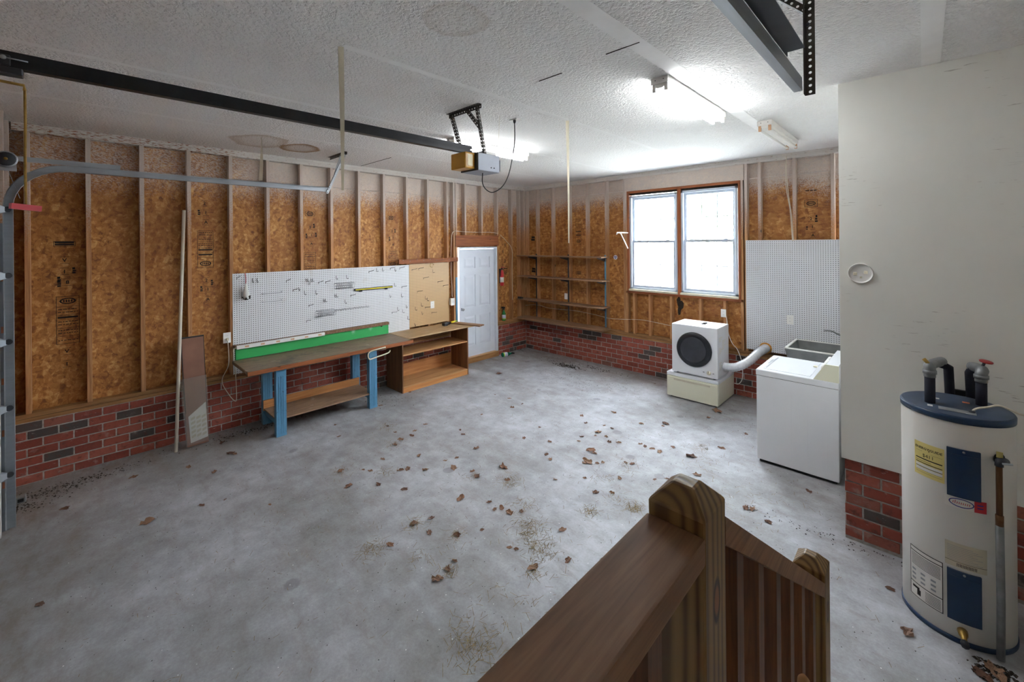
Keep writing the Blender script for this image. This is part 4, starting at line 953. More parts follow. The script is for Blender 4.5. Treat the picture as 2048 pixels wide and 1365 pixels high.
# ================================================================== DRYER, WASHER, SINK
PX0, PX1, PY0, PY1, PZ = 3.355, 4.045, -.69, -.03, .352
pd = thing('laundry_pedestal', 'cream drawer pedestal under the small dryer', 'pedestal', ((PX0 + PX1) / 2, -.36, 0))
box('pedestal_body', (PX0, PY0 + .02, .015), (PX1, PY1, PZ - .02), 'cream_enamel', pd, .006); box('pedestal_top', (PX0 - .004, PY0, PZ - .045), (PX1 + .004, PY1, PZ), 'white_enamel', pd, .008, 2)
dr = box('drawer_front', (PX0, PY0 - .006, .02), (PX1, PY0 + .019, PZ - .048), 'cream_enamel', pd, .006, 2)
box('handle_recess', (PX0 + .10, PY0 - .0085, PZ - .10), (PX1 - .10, PY0 - .0055, PZ - .075), 'cream_sill', dr, .001); box('handle_lip', (PX0 + .02, PY0 - .014, PZ - .075), (PX1 - .02, PY0 - .006, PZ - .062), 'cream_enamel', dr, .003)
for x in (PX0 + .05, PX1 - .05):
    for y in (PY0 + .05, PY1 - .05): lathe('foot', [(.02, 0), (.02, .0155)], (x, y, 0), 'black_rubber', pd, 10)
DX_0, DX_1, DY_0, DY_1, DZ_0, DZ_1 = 3.425, 4.04, -.68, -.225, .372, 1.048
dy = thing('compact_dryer', 'small white front-loading dryer with round black door', 'dryer', ((DX_0 + DX_1) / 2, -.45, PZ))
box('cabinet', (DX_0, DY_0, DZ_0), (DX_1, DY_1, DZ_1), 'white_enamel', dy, .010, 2)
dc = Vector((3.735, DY_0, .722))
dor = lathe('door', [(.236, 0), (.238, .012), (.225, .026), (.175, .034), (.165, .030)], dc, 'dryer_ring', dy, 48, (0, -1, 0))
lathe('door_glass', [(.164, .026), (.150, .030), (.10, .034), (0, .036)], dc, 'door_glass_dark', dor, 40, (0, -1, 0)); lathe('door_trim', [(.166, .031), (.176, .0345), (.166, .036)], dc, 'dark_steel', dor, 48, (0, -1, 0))
box('badge', (3.705, DY_0 - .0295, .527), (3.765, DY_0 - .026, .547), 'wire_grey', dor)
kn = lathe('control_knob', [(.026, 0), (.027, .004), (.024, .018), (0, .020)], (3.93, DY_0, .440), 'cream_plastic', dy, 18, (0, -1, 0)); box('pointer', (3.927, DY_0 - .023, .44), (3.933, DY_0 - .0195, .462), 'dark_steel', kn)
for x in (3.86, 3.985): box('control_mark', (x - .01, DY_0 - .0012, .436), (x + .01, DY_0 - .0002, .443), 'ink', dy)
for z, n_, y0 in ((.48, 5, -.62), (.70, 4, -.62), (.86, 3, -.62), (.74, 6, -.50)):
    bm = bmesh.new()
    for k in range(n_): bbox(bm, (DX_1, y0, z + k * .022), (DX_1 + .0008, y0 + .07 + .03 * ((k * 7) % 3), z + k * .022 + .007))
    link('warning_label', mesh(bm), 'paper_tan', dy)
for x in (DX_0 + .06, DX_1 - .06):
    for y in (DY_0 + .06, DY_1 - .06): lathe('foot', [(.018, 0), (.018, .021)], (x, y, PZ - .0), 'black_rubber', dy, 10)
q = F(1386, 641, DZ_1); tl2 = thing('small_clip', 'small black clip lying on top of the dryer', 'clip', (3.80, -.42, DZ_1)); box('clip_body', (3.78, -.47, DZ_1 + .0002), (3.815, -.40, DZ_1 + .018), 'black_plastic', tl2, .004); box('clip_jaw', (3.765, -.485, DZ_1 + .0002), (3.78, -.46, DZ_1 + .010), 'dark_steel', tl2, .002)
# dryer cord, duct
tag(tube('appliance_cord', spline([(3.94, -.011, 1.115), (3.96, -.04, 1.05), (3.985, -.09, .95), (4.02, -.14, .86), (4.07, -.16, .76), (4.12, -.12, .68), (4.17, -.10, .50), (4.18, -.12, .30), (4.13, -.10, .20), (4.06, -.06, .18)], 5), .005, 'white_plastic'), 'white appliance cord trailing behind the dryer', 'cord')
dp = spline([(4.046, -.45, .50), (4.12, -.45, .503), (4.22, -.42, .53), (4.32, -.32, .60), (4.40, -.19, .70), (4.44, -.08, .735), (4.445, -.012, .738)], 9)
rr = [.055 + (.0035 if k % 2 else -.002) for k in range(len(dp))]
du = thing('vent_duct', 'silver flexible foil duct from dryer to the pegboard wall', 'duct', tuple(dp[0])); tube('hose', dp, rr, 'foil_duct', du, 16)
lathe('foam_ring', [(.045, 0), (.072, 0), (.076, .012), (.06, .022), (.05, .02)], (4.445, -.0068, .738), 'spray_foam', du, 18, (0, -1, 0)); 
WX_0, WX_1, WY_0, WY_1, WZ = 4.79, 5.45, -1.83, -1.135, .925
ws = thing('washing_machine', 'white top-loading washing machine in front of the laundry sink', 'washer', ((WX_0 + WX_1) / 2, (WY_0 + WY_1) / 2, 0))
box('cabinet', (WX_0, WY_0, .03), (WX_1, WY_1, WZ - .062), 'white_enamel', ws, .008, 2); box('top_deck', (WX_0 - .004, WY_0 - .004, WZ - .060), (WX_1, WY_1 + .004, WZ), 'white_enamel', ws, .012, 3)
box('seam', (WX_0 + .004, WY_0 + .004, WZ - .0625), (WX_1 - .004, WY_1 - .004, WZ - .0595), 'dirt_dark', ws)
lid = box('lid', (WX_0 + .05, WY_0 + .06, WZ), (WX_0 + .44, WY_1 - .06, WZ + .004), 'white_enamel', ws, .003)
box('lid_hinge', (WX_0 + .405, WY_0 + .43, WZ + .004), (WX_0 + .44, WY_0 + .47, WZ + .014), 'cream_plastic', lid, .003); box('lid_groove', (WX_0 + .06, WY_0 + .10, WZ + .004), (WX_0 + .072, WY_1 - .10, WZ + .0046), 'wire_grey', lid); box('lid_groove', (WX_0 + .034, WY_0 + .3, WZ + .0002), (WX_0 + .048, WY_1 - .2, WZ + .0012), 'wire_grey', lid)
for x in (WX_0 + .14, WX_0 + .42):
    bm = bmesh.new()
    for lo, hi in (((x, WY_0 - .0012, .10), (x + .006, WY_0, .74)), ((x + .15, WY_0 - .0012, .10), (x + .156, WY_0, .74)), ((x, WY_0 - .0012, .74), (x + .156, WY_0, .746)), ((x, WY_0 - .0012, .094), (x + .156, WY_0, .10))): bbox(bm, lo, hi)
    link('pressed_rib', mesh(bm), 'white_enamel', ws)
link('console', hexa([(5.27, WY_0 + .01, WZ + .0005), (5.45, WY_0 + .01, WZ + .0005), (5.45, WY_1, WZ + .0005), (5.27, WY_1, WZ + .0005), (5.36, WY_0 + .01, WZ + .15), (5.45, WY_0 + .01, WZ + .15), (5.45, WY_1, WZ + .15), (5.36, WY_1, WZ + .15)]), 'white_enamel', ws)
link('console_end_cap', hexa([(5.262, WY_0 - .002, WZ + .0005), (5.452, WY_0 - .002, WZ + .0005), (5.452, WY_0 + .0095, WZ + .0005), (5.262, WY_0 + .0095, WZ + .0005), (5.352, WY_0 - .002, WZ + .153), (5.452, WY_0 - .002, WZ + .153), (5.452, WY_0 + .0095, WZ + .153), (5.352, WY_0 + .0095, WZ + .153)]), 'cream_enamel', ws)
for k, y in enumerate((-1.62, -1.42, -1.28)): lathe('control_dial', [(.03, 0), (.03, .01), (.02, .022), (0, .023)], (5.317, y, WZ + .075), 'white_plastic', ws, 14, (-.86, 0, .51))
box('under_shadow_slab', (WX_0 + .02, WY_0 + .02, .006), (WX_1 - .02, WY_1 - .02, .0295), 'black_rubber', ws)  # black slab standing in for the shade beneath the washer
for x in (WX_0 + .05, WX_1 - .05):
    for y in (WY_0 + .05, WY_1 - .05): lathe('foot', [(.018, 0), (.018, .03)], (x, y, 0), 'black_rubber', ws, 10)
SX0, SX1, SY0, SY1, SZ = 4.80, 5.50, -.66, -.035, .915
sk = thing('laundry_sink', 'grey stone-look laundry sink behind the washing machine', 'sink', ((SX0 + SX1) / 2, (SY0 + SY1) / 2, 0))
bm = bmesh.new()
def rect(z, i): return [bm.verts.new(p) for p in ((SX0 + i, SY0 + i, z), (SX1 - i, SY0 + i, z), (SX1 - i, SY1 - i, z), (SX0 + i, SY1 - i, z))]
rg = [rect(SZ - .34, .07), rect(SZ - .03, .004), rect(SZ - .004, 0), rect(SZ, .003), rect(SZ, .024), rect(SZ - .03, .03), rect(SZ - .30, .085)]
for a, b in zip(rg, rg[1:]):
    for k in range(4): bm.faces.new((a[k], a[(k + 1) % 4], b[(k + 1) % 4], b[k]))
bm.faces.new(rg[0]); bm.faces.new(rg[-1]); bmesh.ops.recalc_face_normals(bm, faces=bm.faces[:]); link('tub', mesh(bm), 'laundry_stone', sk)
bm = bmesh.new()
for lo, hi in (((SX0 - .004, SY0 - .004, SZ + .0005), (SX1, SY0 + .022, SZ + .012)), ((SX0 - .004, SY1 - .022, SZ + .0005), (SX1, SY1 + .004, SZ + .012)), ((SX0 - .004, SY0 + .022, SZ + .0005), (SX0 + .022, SY1 - .022, SZ + .012))): bbox(bm, lo, hi)
link('rim_trim', mesh(bm), 'white_plastic', sk)
for x in (SX0 + .10, SX1 - .10):
    for y in (SY0 + .10, SY1 - .10): tube('leg', [(x, y, 0), (x, y, SZ - .338)], .016, 'galvanized', sk, 8)
q0, q1 = B(1650, 661, -.30), B(1681, 671, -.22)
tag(tube('sink_faucet', spline([(q0.x, q0.y, q0.z - .012), tuple(q0), (q0.x + .06, q0.y + .02, q0.z - .003), tuple(q1), (5.42, -.16, 1.02), (5.47, -.12, .98), (5.475, -.09, SZ + .001)], 5), .010, 'chrome', None, 10), 'chrome swan faucet arm over the laundry sink', 'faucet')

# ================================================================== WATER HEATER
HX, HY, HR = 6.128, -3.0, .232
def cyl(px, py, r=HR):
    d = ray(px, py); ox, oy = CAM.x - HX, CAM.y - HY
    a = d.x ** 2 + d.y ** 2; b_ = 2 * (ox * d.x + oy * d.y); c = ox * ox + oy * oy - r * r
    disc = max(0, b_ * b_ - 4 * a * c); t_ = (-b_ - math.sqrt(disc)) / (2 * a); p = CAM + d * t_
    return math.atan2(p.x - HX, -(p.y - HY)), p.z
def cp(th, z, r): return Vector((HX + r * math.sin(th), HY - r * math.cos(th), z))
wh_ = thing('water_heater', 'white cylindrical electric water heater with blue lid and access panels', 'water heater', (HX, HY, 0))
HT = 1.205
lathe('tank', [(HR - .004, .018), (HR, .022), (HR, HT - .004), (HR - .002, HT)], (HX, HY, 0), 'heater_enamel', wh_, 72)
lathe('base_ring', [(HR + .003, 0), (HR + .005, .004), (HR + .005, .026), (HR - .003, .028)], (HX, HY, 0), 'heater_blue', wh_, 72)
lathe('lid_band', [(HR - .01, HT), (HR + .004, HT + .0005), (HR + .005, HT + .028), (HR + .001, HT + .034)], (HX, HY, 0), 'heater_blue', wh_, 72)
lathe('lid', [(HR + .0005, HT + .0342), (HR - .006, HT + .037), (0, HT + .037)], (HX, HY, 0), 'heater_lid_blue', wh_, 72)
LZ = HT + .0372
def wrap(name, me, mat, th, z, sc, off, parent=wh_, squash=1.0):
    me = me.copy(); me.materials.clear()
    for v in me.vertices: v.co = cp(th + v.co.x * sc * squash / HR, z + v.co.y * sc, HR + off)
    return link(name, me, mat, parent)
def patch(name, u0, u1, z0, z1, mat, off, th=.0, parent=wh_, bev=0.0, n=12):
    """curved plate on the tank, between angles u0..u1"""
    bm = bmesh.new(); fr = []; bk = []
    for k in range(n + 1):
        u = u0 + (u1 - u0) * k / n
        fr.append([bm.verts.new(cp(u, z, HR + off)) for z in (z0, z1)])
    for a, b in zip(fr, fr[1:]): bm.faces.new((a[0], b[0], b[1], a[1]))
    if th:
        r_ = bmesh.ops.extrude_face_region(bm, geom=bm.faces[:])
        for v in [g for g in r_['geom'] if isinstance(g, bmesh.types.BMVert)]:
            dd = Vector((v.co.x - HX, v.co.y - HY, 0)).normalized(); v.co -= dd * th
        bmesh.ops.recalc_face_normals(bm, faces=bm.faces[:])
    return link(name, mesh(bm), mat, parent)
def px_patch(name, pl, pr, pt_, pb_, mat, off, th=0.0, pym=None, parent=wh_):
    """pl, pr: pixel x of left/right edge; pt_, pb_: (x, y) pixels on top and bottom edge"""
    u0 = cyl(*pl)[0]; u1 = cyl(*pr)[0]; return patch(name, u0, u1, cyl(*pb_)[1], cyl(*pt_)[1], mat, off, th, parent), u0, u1, cyl(*pb_)[1], cyl(*pt_)[1]
for (a, b, c, d) in (((1894, 940), (1960, 960), (1926, 900), (1930, 998)), ((1895, 1190), (1962, 1210), (1928, 1146), (1928, 1247))):
    u0, u1 = cyl(*a)[0], cyl(*b)[0]; z1, z0 = cyl(*c)[1], cyl(*d)[1]
    ap = patch('access_panel', u0, u1, z0, z1, 'heater_blue', .010, .0095); patch('panel_face', u0 + .03, u1 - .03, z0 + .012, z1 - .03, 'heater_blue', .014, .0038, ap)
    q = cp((u0 + u1) / 2, z1 - .012, HR + .010); lathe('screw', [(.006, 0), (.006, .003), (0, .005)], q, 'wire_grey', ap, 8, (q - Vector((HX, HY, q.z))))
eg, u0, u1, z0, z1 = px_patch('energy_label', (1830, 930), (1889, 930), (1860, 891), (1860, 958), 'paper_yellow', .0008)
um = (u0 + u1) / 2; wl_ = (u1 - u0) * HR; hl = z1 - z0
fy = lambda f: z0 + hl * f
s1 = wl_ * .155
wrap('label_text', T['ENERGY'], 'ink', um - .215 * wl_ / HR, fy(.83), s1 * .86, .0014, eg); wrap('label_text', T['GUIDE'], 'ink', um + .25 * wl_ / HR, fy(.83), s1 * .86, .0014, eg)
bm = bmesh.new(); bm.faces.new([bm.verts.new(p) for p in ((-.06, .35, 0), (.06, .35, 0), (.06, -.35, 0), (.2, -.35, 0), (0, -.75, 0), (-.2, -.35, 0), (-.06, -.35, 0))]); ar = mesh(bm)
wrap('label_arrow', ar, 'ink', um + .035 * wl_ / HR, fy(.83), s1 * .8, .0014, eg)
wrap('label_text', T['$411'], 'ink', um + .0 * wl_ / HR, fy(.62), wl_ * .19, .0014, eg)
for f0, f1, a_, b_ in ((.50, .53, .06, .94), (.38, .40, .06, .94), (.26, .275, .06, .94), (.44, .45, .06, .6), (.16, .165, .06, .94), (.10, .105, .06, .94), (.70, .705, .6, .94), (.73, .735, .06, .3)): patch('label_rule', u0 + (u1 - u0) * a_, u0 + (u1 - u0) * b_, fy(f0), fy(f1), 'ink', .0014, 0, eg)
for f0 in (.30, .20): patch('label_box', u0 + (u1 - u0) * .06, u0 + (u1 - u0) * .94, fy(f0 - .035), fy(f0 + .05), 'paper_white', .0011, 0, eg)
bl, u0, u1, z0, z1 = px_patch('brand_label', (1889, 1005), (1973, 1020), (1930, 998), (1930, 1021), 'paper_white', .0008)
patch('red_field', u0 + (u1 - u0) * .70, u1, z0, z1, 'red_label', .0012, 0, bl)
um = u0 + (u1 - u0) * .40; zc = (z0 + z1) / 2; rx, rz = (u1 - u0) * .30, (z1 - z0) * .38
bm = bmesh.new(); o_ = [bm.verts.new(cp(um + x, zc + z, HR + .0014)) for x, z in ellipse_pts(0, 0, rx, rz, 28)]; i_ = [bm.verts.new(cp(um + x, zc + z, HR + .0014)) for x, z in ellipse_pts(0, 0, rx * .9, rz * .8, 28)]
for k in range(28): bm.faces.new((o_[k], o_[(k + 1) % 28], i_[(k + 1) % 28], i_[k]))
link('oval_emblem', mesh(bm), 'blue_ink', bl)
bm = bmesh.new()
for k in range(9): x = -rx * .7 + k * rx * .16; bm.faces.new([bm.verts.new(cp(um + x + dx, zc + dz, HR + .0013)) for dx, dz in ((0, -rz * .3), (.012, -rz * .3), (.02, rz * (.45 if k == 1 else .2)), (.008, rz * (.45 if k == 1 else .2)))])
link('script_marks', mesh(bm), 'red_label', bl)
for k in range(2): patch('blue_marks', u0 + (u1 - u0) * .77, u0 + (u1 - u0) * .92, zc + .006 - k * .016, zc + .012 - k * .016, 'blue_ink', .0016, 0, bl)
nl, u0, u1, z0, z1 = px_patch('rating_label', (1890, 1110), (1974, 1130), (1930, 1092), (1930, 1141), 'paper_tan', .0008)
for k in range(9): patch('print_line', u0 + (u1 - u0) * .05, u0 + (u1 - u0) * (.9 - .12 * (k % 3)), z0 + (z1 - z0) * (.28 + .07 * k), z0 + (z1 - z0) * (.295 + .07 * k), 'wire_grey', .0012, 0, nl)
for k in range(14): patch('barcode_bar', u0 + (u1 - u0) * (.28 + .035 * k), u0 + (u1 - u0) * (.295 + .035 * k), z0 + (z1 - z0) * .05, z0 + (z1 - z0) * .18, 'ink', .0012, 0, nl, n=1)
patch('print_line', u0, u1, z0 + (z1 - z0) * .22, z0 + (z1 - z0) * .235, 'ink', .0012, 0, nl)
il, u0, u1, z0, z1 = px_patch('instruction_label', (1822, 1140), (1886, 1140), (1854, 1110), (1854, 1209), 'paper_white', .0008)
for a_, b_, f0, f1 in ((0, 1, .985, 1), (0, 1, 0, .012), (0, 1, .905, .92), (0, 1, .27, .285)): patch('label_border', u0 + (u1 - u0) * a_, u0 + (u1 - u0) * b_, z0 + (z1 - z0) * f0, z0 + (z1 - z0) * f1, 'ink', .0013, 0, il)
for a_, b_ in ((0, .02), (.98, 1)): patch('label_border', u0 + (u1 - u0) * a_, u0 + (u1 - u0) * b_, z0, z1, 'ink', .0013, 0, il, n=1)
for k in range(9): patch('print_line', u0 + (u1 - u0) * .06, u0 + (u1 - u0) * .94, z0 + (z1 - z0) * (.64 + .028 * k), z0 + (z1 - z0) * (.65 + .028 * k), 'dark_steel', .0012, 0, il)
for k in range(7): patch('print_line', u0 + (u1 - u0) * .52, u0 + (u1 - u0) * .94, z0 + (z1 - z0) * (.04 + .03 * k), z0 + (z1 - z0) * (.05 + .03 * k), 'dark_steel', .0012, 0, il)
for k in range(9):
    f = random.random(); patch('wiring_diagram', u0 + (u1 - u0) * (.08 + .3 * (k % 3)), u0 + (u1 - u0) * (.22 + .3 * (k % 3)), z0 + (z1 - z0) * (.34 + .09 * (k // 3)), z0 + (z1 - z0) * (.38 + .09 * (k // 3)), 'wire_grey', .0012, 0, il)
for (a_, b_, c_2, d_2) in ((.10, .34, .17, .215), (.26, .38, .06, .17)): patch('hazard_pictogram', u0 + (u1 - u0) * a_, u0 + (u1 - u0) * b_, z0 + (z1 - z0) * c_2, z0 + (z1 - z0) * d_2, 'ink', .0013, 0, il)
# relief valve and drain pipe on the right front
th, z = cyl(1998, 918); q = cp(th, z, HR); n_ = (q - Vector((HX, HY, q.z))).normalized()
rv = lathe('relief_port', [(.030, .0003), (.030, .002), (.018, .003), (0, .003)], q, 'black_rubber', wh_, 16, n_)
pq_ = cyl(2001, 930, HR + .06); e = cp(pq_[0], pq_[1], HR + .052)
tube('relief_valve', [q + n_ * .002, q + n_ * .03, e + Vector((0, 0, .012)), e + Vector((0, 0, -.012))], .017, 'dark_steel', wh_, 12)
box('valve_tag', (q.x - .012, q.y - .03, q.z + .014), (q.x + .012, q.y - .026, q.z + .045), 'paper_yellow', wh_); tube('test_lever', [e + Vector((.01, -.012, .008)), e + Vector((.045, -.02, .018))], .005, 'galvanized', wh_, 8)
zj = cyl(2001, 1050, HR + .05)[1]
tube('drain_pipe', [e + Vector((0, 0, -.012)), e + Vector((0, 0, -.018)), Vector((e.x, e.y, zj))], .0125, 'copper_old', wh_, 12); tube('pipe_coupling', [(e.x, e.y, zj + .05), (e.x, e.y, zj - .005)], .0155, 'copper_old', wh_, 12); tube('drain_hose', [(e.x, e.y, zj - .004), (e.x + .002, e.y - .002, .3), (e.x, e.y, .02)], .0165, 'duct_tape', wh_, 10)
th, z = cyl(1925, 1264); q = cp(th, z, HR); n_ = (q - Vector((HX, HY, q.z))).normalized()
tube('drain_cock', [q + n_ * -.002, q + n_ * .03, q + n_ * .042 + Vector((0, 0, -.002)), q + n_ * .075 + Vector((0, 0, -.006))], [.022, .019, .012, .012], 'brass', wh_, 12); tube('drain_cap', [q + n_ * .075 + Vector((0, 0, -.006)), q + n_ * .10 + Vector((0, 0, -.008))], .017, 'dark_steel', wh_, 8)
# lid furniture
def pipe_pair(pxb, pxt, yv, red):
    b_ = F(*pxb, LZ); x, y = b_.x, b_.y
    t_z = B(*pxt, y).z
    tube('insulated_pipe', [(x, y, LZ - .0), (x, y, t_z - .03)], .024, 'foam_navy', wh_, 16)
    return Vector((x, y, t_z))
t1_ = pipe_pair((1860, 805), (1860, 732), -3.0, 0); t2_ = pipe_pair((1963, 811), (1963, 742), -3.0, 1)
for t_, (ex, ey), nm in ((t1_, F(1893, 787, LZ)[:2], 'l'), (t2_, (t2_.x - .045, t2_.y + .15), 'r')):
    tube('taped_elbow', spline([t_ + Vector((0, 0, -.065)), t_ + Vector((0, 0, -.02)), t_ + Vector((.004, .03, .0)), Vector((t_.x, t_.y, t_.z)).lerp(Vector((ex, ey, t_.z)), .7) + Vector((0, 0, -.004))], 4), .0275, 'duct_tape', wh_, 14)
    tube('tape_band', [t_ + Vector((0, 0, -.045)), t_ + Vector((0, 0, -.025))], .032, 'duct_tape', wh_, 14)
    tube('insulated_pipe', [Vector((t_.x, t_.y, t_.z)).lerp(Vector((ex, ey, t_.z)), .55) + Vector((0, 0, -.01)), (ex + .01, ey + .03, t_.z - .06), (ex + .02, min(ey + .06, YC - .035), LZ - .12)], .024, 'foam_navy', wh_, 14)
hq = B(1972, 724, t2_.y + .02)
hw = lathe('valve_handwheel', [(.012, 0), (.028, .002), (.030, .006), (.028, .010), (.012, .012), (0, .012)], hq + Vector((0, 0, -.006)), 'red_valve', wh_, 14, (.15, -.1, 1)); tube('valve_stem', [hq + Vector((-.005, .002, -.004)), (t2_.x, t2_.y + .03, t2_.z - .004)], .007, 'dark_steel', wh_, 8)
q = B(1849, 718, t1_.y); tube('capped_stub', [t1_ + Vector((-.005, .0, .012)), (q.x - .004, q.y, q.z)], .010, 'brass', wh_, 8)
jp = box('junction_cover', (F(1905, 826, LZ).x - .055, F(1923, 826, LZ).y - .01, LZ), (F(1955, 836, LZ).x, F(1923, 826, LZ).y + .045, LZ + .003), 'silver_grey_plate', wh_, .001)
for (pa, w_, h_, mt) in (((1860, 811), .022, .016, 'paper_white'), ((1872, 797), .028, .012, 'paper_white'), ((1932, 806), .030, .014, 'orange_label')):
    q = F(*pa, LZ); box('lid_sticker', (q.x - w_ / 2, q.y - h_, LZ + .0002), (q.x + w_ / 2, q.y + h_, LZ + .0008), mt, wh_)
q = F(1944, 826, LZ)
lathe('cable_clamp', [(.014, 0), (.014, .006), (.008, .010)], (q.x, q.y, LZ + .003), 'dark_steel', wh_, 10)
tube('supply_cable', spline([(q.x, q.y, LZ + .006), tuple(B(1953, 818, q.y + .02)), tuple(B(1975, 815, q.y + .05)), tuple(B(1998, 812, q.y + .07)), tuple(B(2025, 822, q.y + .09)), tuple(B(2052, 832, q.y + .14)), (6.62, YC - .006, 1.15)], 5), .0055, 'cord_white', wh_, 8)
# black bracket on the wall behind the lid, smoke-alarm base
q = B(1920, 785, YC); tag(box('wall_clip', (q.x - .035, YC - .022, q.z - .018), (q.x + .03, YC - .0005, q.z + .018), 'black_plastic', None, .003), 'black plastic clip on the wall behind the heater lid', 'clip')
q = B(1721, 547, YC); sa = thing('smoke_alarm_base', 'round white empty smoke alarm base on the white wall', 'alarm base', tuple(q))
lathe('base_plate', [(.0, .002), (.058, .002), (.066, .004), (.0665, .014), (.072, .014), (.073, .0)], (q.x, YC, q.z), 'white_plastic', sa, 40, (0, -1, 0))
for dx, dz, r_ in ((-.03, -.004, .011), (.03, .008, .011), (.002, -.028, .006)): box('mounting_tab', (q.x + dx - r_, YC - .009, q.z + dz - r_), (q.x + dx + r_, YC - .0025, q.z + dz + r_), 'cream_plastic', sa, .002)
for (px, py) in ((1985, 232), (1855, 155), (2036, 280), (2030, 328), (2010, 340), (2004, 240), (1707, 427)):
    q = B(px, py, YC); pass

# ================================================================== THINGS BY THE DOOR
q = A(1003, 553, .05); fe = thing('fire_extinguisher', 'red fire extinguisher hung on the stud right of the door', 'extinguisher', (.06, q.y, 1.40))
ex, ey, ez = .062, q.y, A(1003, 572, .06).z
lathe('cylinder', [(0, 0), (.034, .002), (.038, .012), (.038, .25), (.030, .285), (.014, .30), (.014, .315)], (ex, ey, ez), 'red_plastic', fe, 20); lathe('label', [(.0385, .07), (.0385, .17)], (ex, ey, ez), 'paper_white', fe, 20)
box('valve_body', (ex - .016, ey - .016, ez + .3155), (ex + .016, ey + .016, ez + .35), 'black_plastic', fe, .004); box('lever', (ex - .012, ey - .01, ez + .351), (ex + .07, ey + .01, ez + .366), 'red_plastic', fe, .003); box('carry_handle', (ex - .012, ey - .01, ez + .322), (ex + .06, ey + .01, ez + .332), 'black_plastic', fe, .003)
tube('hose', spline([(ex, ey - .016, ez + .33), (ex + .01, ey - .045, ez + .31), (ex + .01, ey - .046, ez + .2)], 5), .007, 'black_rubber', fe, 8); box('wall_bracket', (.001, ey - .02, ez + .05), (ex - .037, ey + .02, ez + .33), 'dark_steel', fe)
def spray_bottle(nm, label, loc, rot, liquid):
    sb = thing(nm, label, 'spray bottle', loc, 'green spray bottles', True, rot)
    L = lambda n, prof, z, mt, seg=18: lathe(n, prof, (0, 0, z), mt, sb, seg)
    L('bottle_body', [(0, 0), (.036, .0), (.041, .01), (.041, .08), (.038, .13), (.020, .185), (.014, .20), (.014, .215)], 0, liquid)
    L('label', [(.0416, .025), (.0416, .085), (.0395, .115)], 0, 'label_lilac'); L('label_band', [(.0420, .025), (.0420, .045)], 0, 'label_lime'); L('collar', [(.016, .215), (.017, .235), (.012, .24)], 0, 'black_plastic')
    o = link('trigger_head', boxes(((-.03, -.012, .24), (.055, .012, .272)), bevel=.006), 'black_plastic', sb); link('trigger', hexa([(.028, -.006, .20), (.036, -.006, .20), (.036, .006, .20), (.028, .006, .20), (.018, -.006, .24), (.03, -.006, .24), (.03, .006, .24), (.018, .006, .24)]), 'black_plastic', sb); link('nozzle', boxes(((.0551, -.009, .246), (.066, .009, .266)), bevel=.003), 'white_plastic', sb)
    return sb
q = A(1008, 643, -.04); spray_bottle('spray_bottle', 'green spray bottle standing on the ledge right of the door', (-.042, q.y, .6545), (0, 0, R(200)), 'green_liquid')
q = F(1004, 710, .04); e_ = F(1033, 705, .04); ang = math.atan2(e_.y - q.y, e_.x - q.x); spray_bottle('spray_bottle', 'teal-green spray bottle lying on the floor near the corner', (q.x + .02, q.y - .02, .0425), (R(90), 0, ang + R(90)), 'teal_liquid')
# ================================================================== CABLES ON THE FRAMING
def cable(label, pts, k=4, r=.0045, mat='cord_white'): tag(tube('electrical_cable', spline(pts, k), r, mat, None, 6), label, 'cable', 'electrical cables on the framing')
cable('cable running down beside the door to the switch box', [tuple(A(908, 463, .006)), tuple(A(903, 475, .006)), tuple(A(902, 540, .006)), tuple(A(904, 575, .008)), tuple(A(904, 590, .03)), tuple(A(905, 594, .04))])
cable('cable stapled across the short studs above the door', [tuple(A(909, 462, .006)), tuple(A(930, 464, .006)), tuple(A(955, 465, .006)), tuple(A(980, 465, .006)), tuple(A(996, 467, .006))])
cable('cable slanting from door header and down right of the extinguisher', [tuple(A(1000, 470, .006)), tuple(A(1012, 482, .006)), tuple(A(1024, 500, .006)), tuple(A(1024, 540, .006)), tuple(A(1025, 600, .006))])
cable('cable drooping behind the lower wall shelves', [tuple(B(1030, 612, -.003) + Vector((.06, 0, 0))), tuple(B(1072, 610, -.004)), tuple(B(1100, 617, -.004)), tuple(B(1150, 622, -.004)), tuple(B(1190, 630, -.004)), tuple(B(1218, 637, -.004)), tuple(B(1245, 639, -.004)), tuple(B(1280, 640, -.004)), tuple(B(1300, 643, -.004)), tuple(B(1342, 652, -.004))])
cable('cream cable hanging close to the boards right of the window', [tuple(B(1573, 313, -.004)), tuple(B(1571, 340, -.004)), tuple(B(1573, 380, -.004)), tuple(B(1580, 420, -.004)), tuple(B(1584, 470, -.004)), tuple(B(1585, 482, -.010))])
cable('cream cable hanging in front of another cable right of window', [tuple(B(1572, 313, -.014)), tuple(B(1573, 345, -.014)), tuple(B(1577, 390, -.014)), tuple(B(1583, 430, -.014)), tuple(B(1586, 470, -.014)), tuple(B(1587, 482, -.014))])

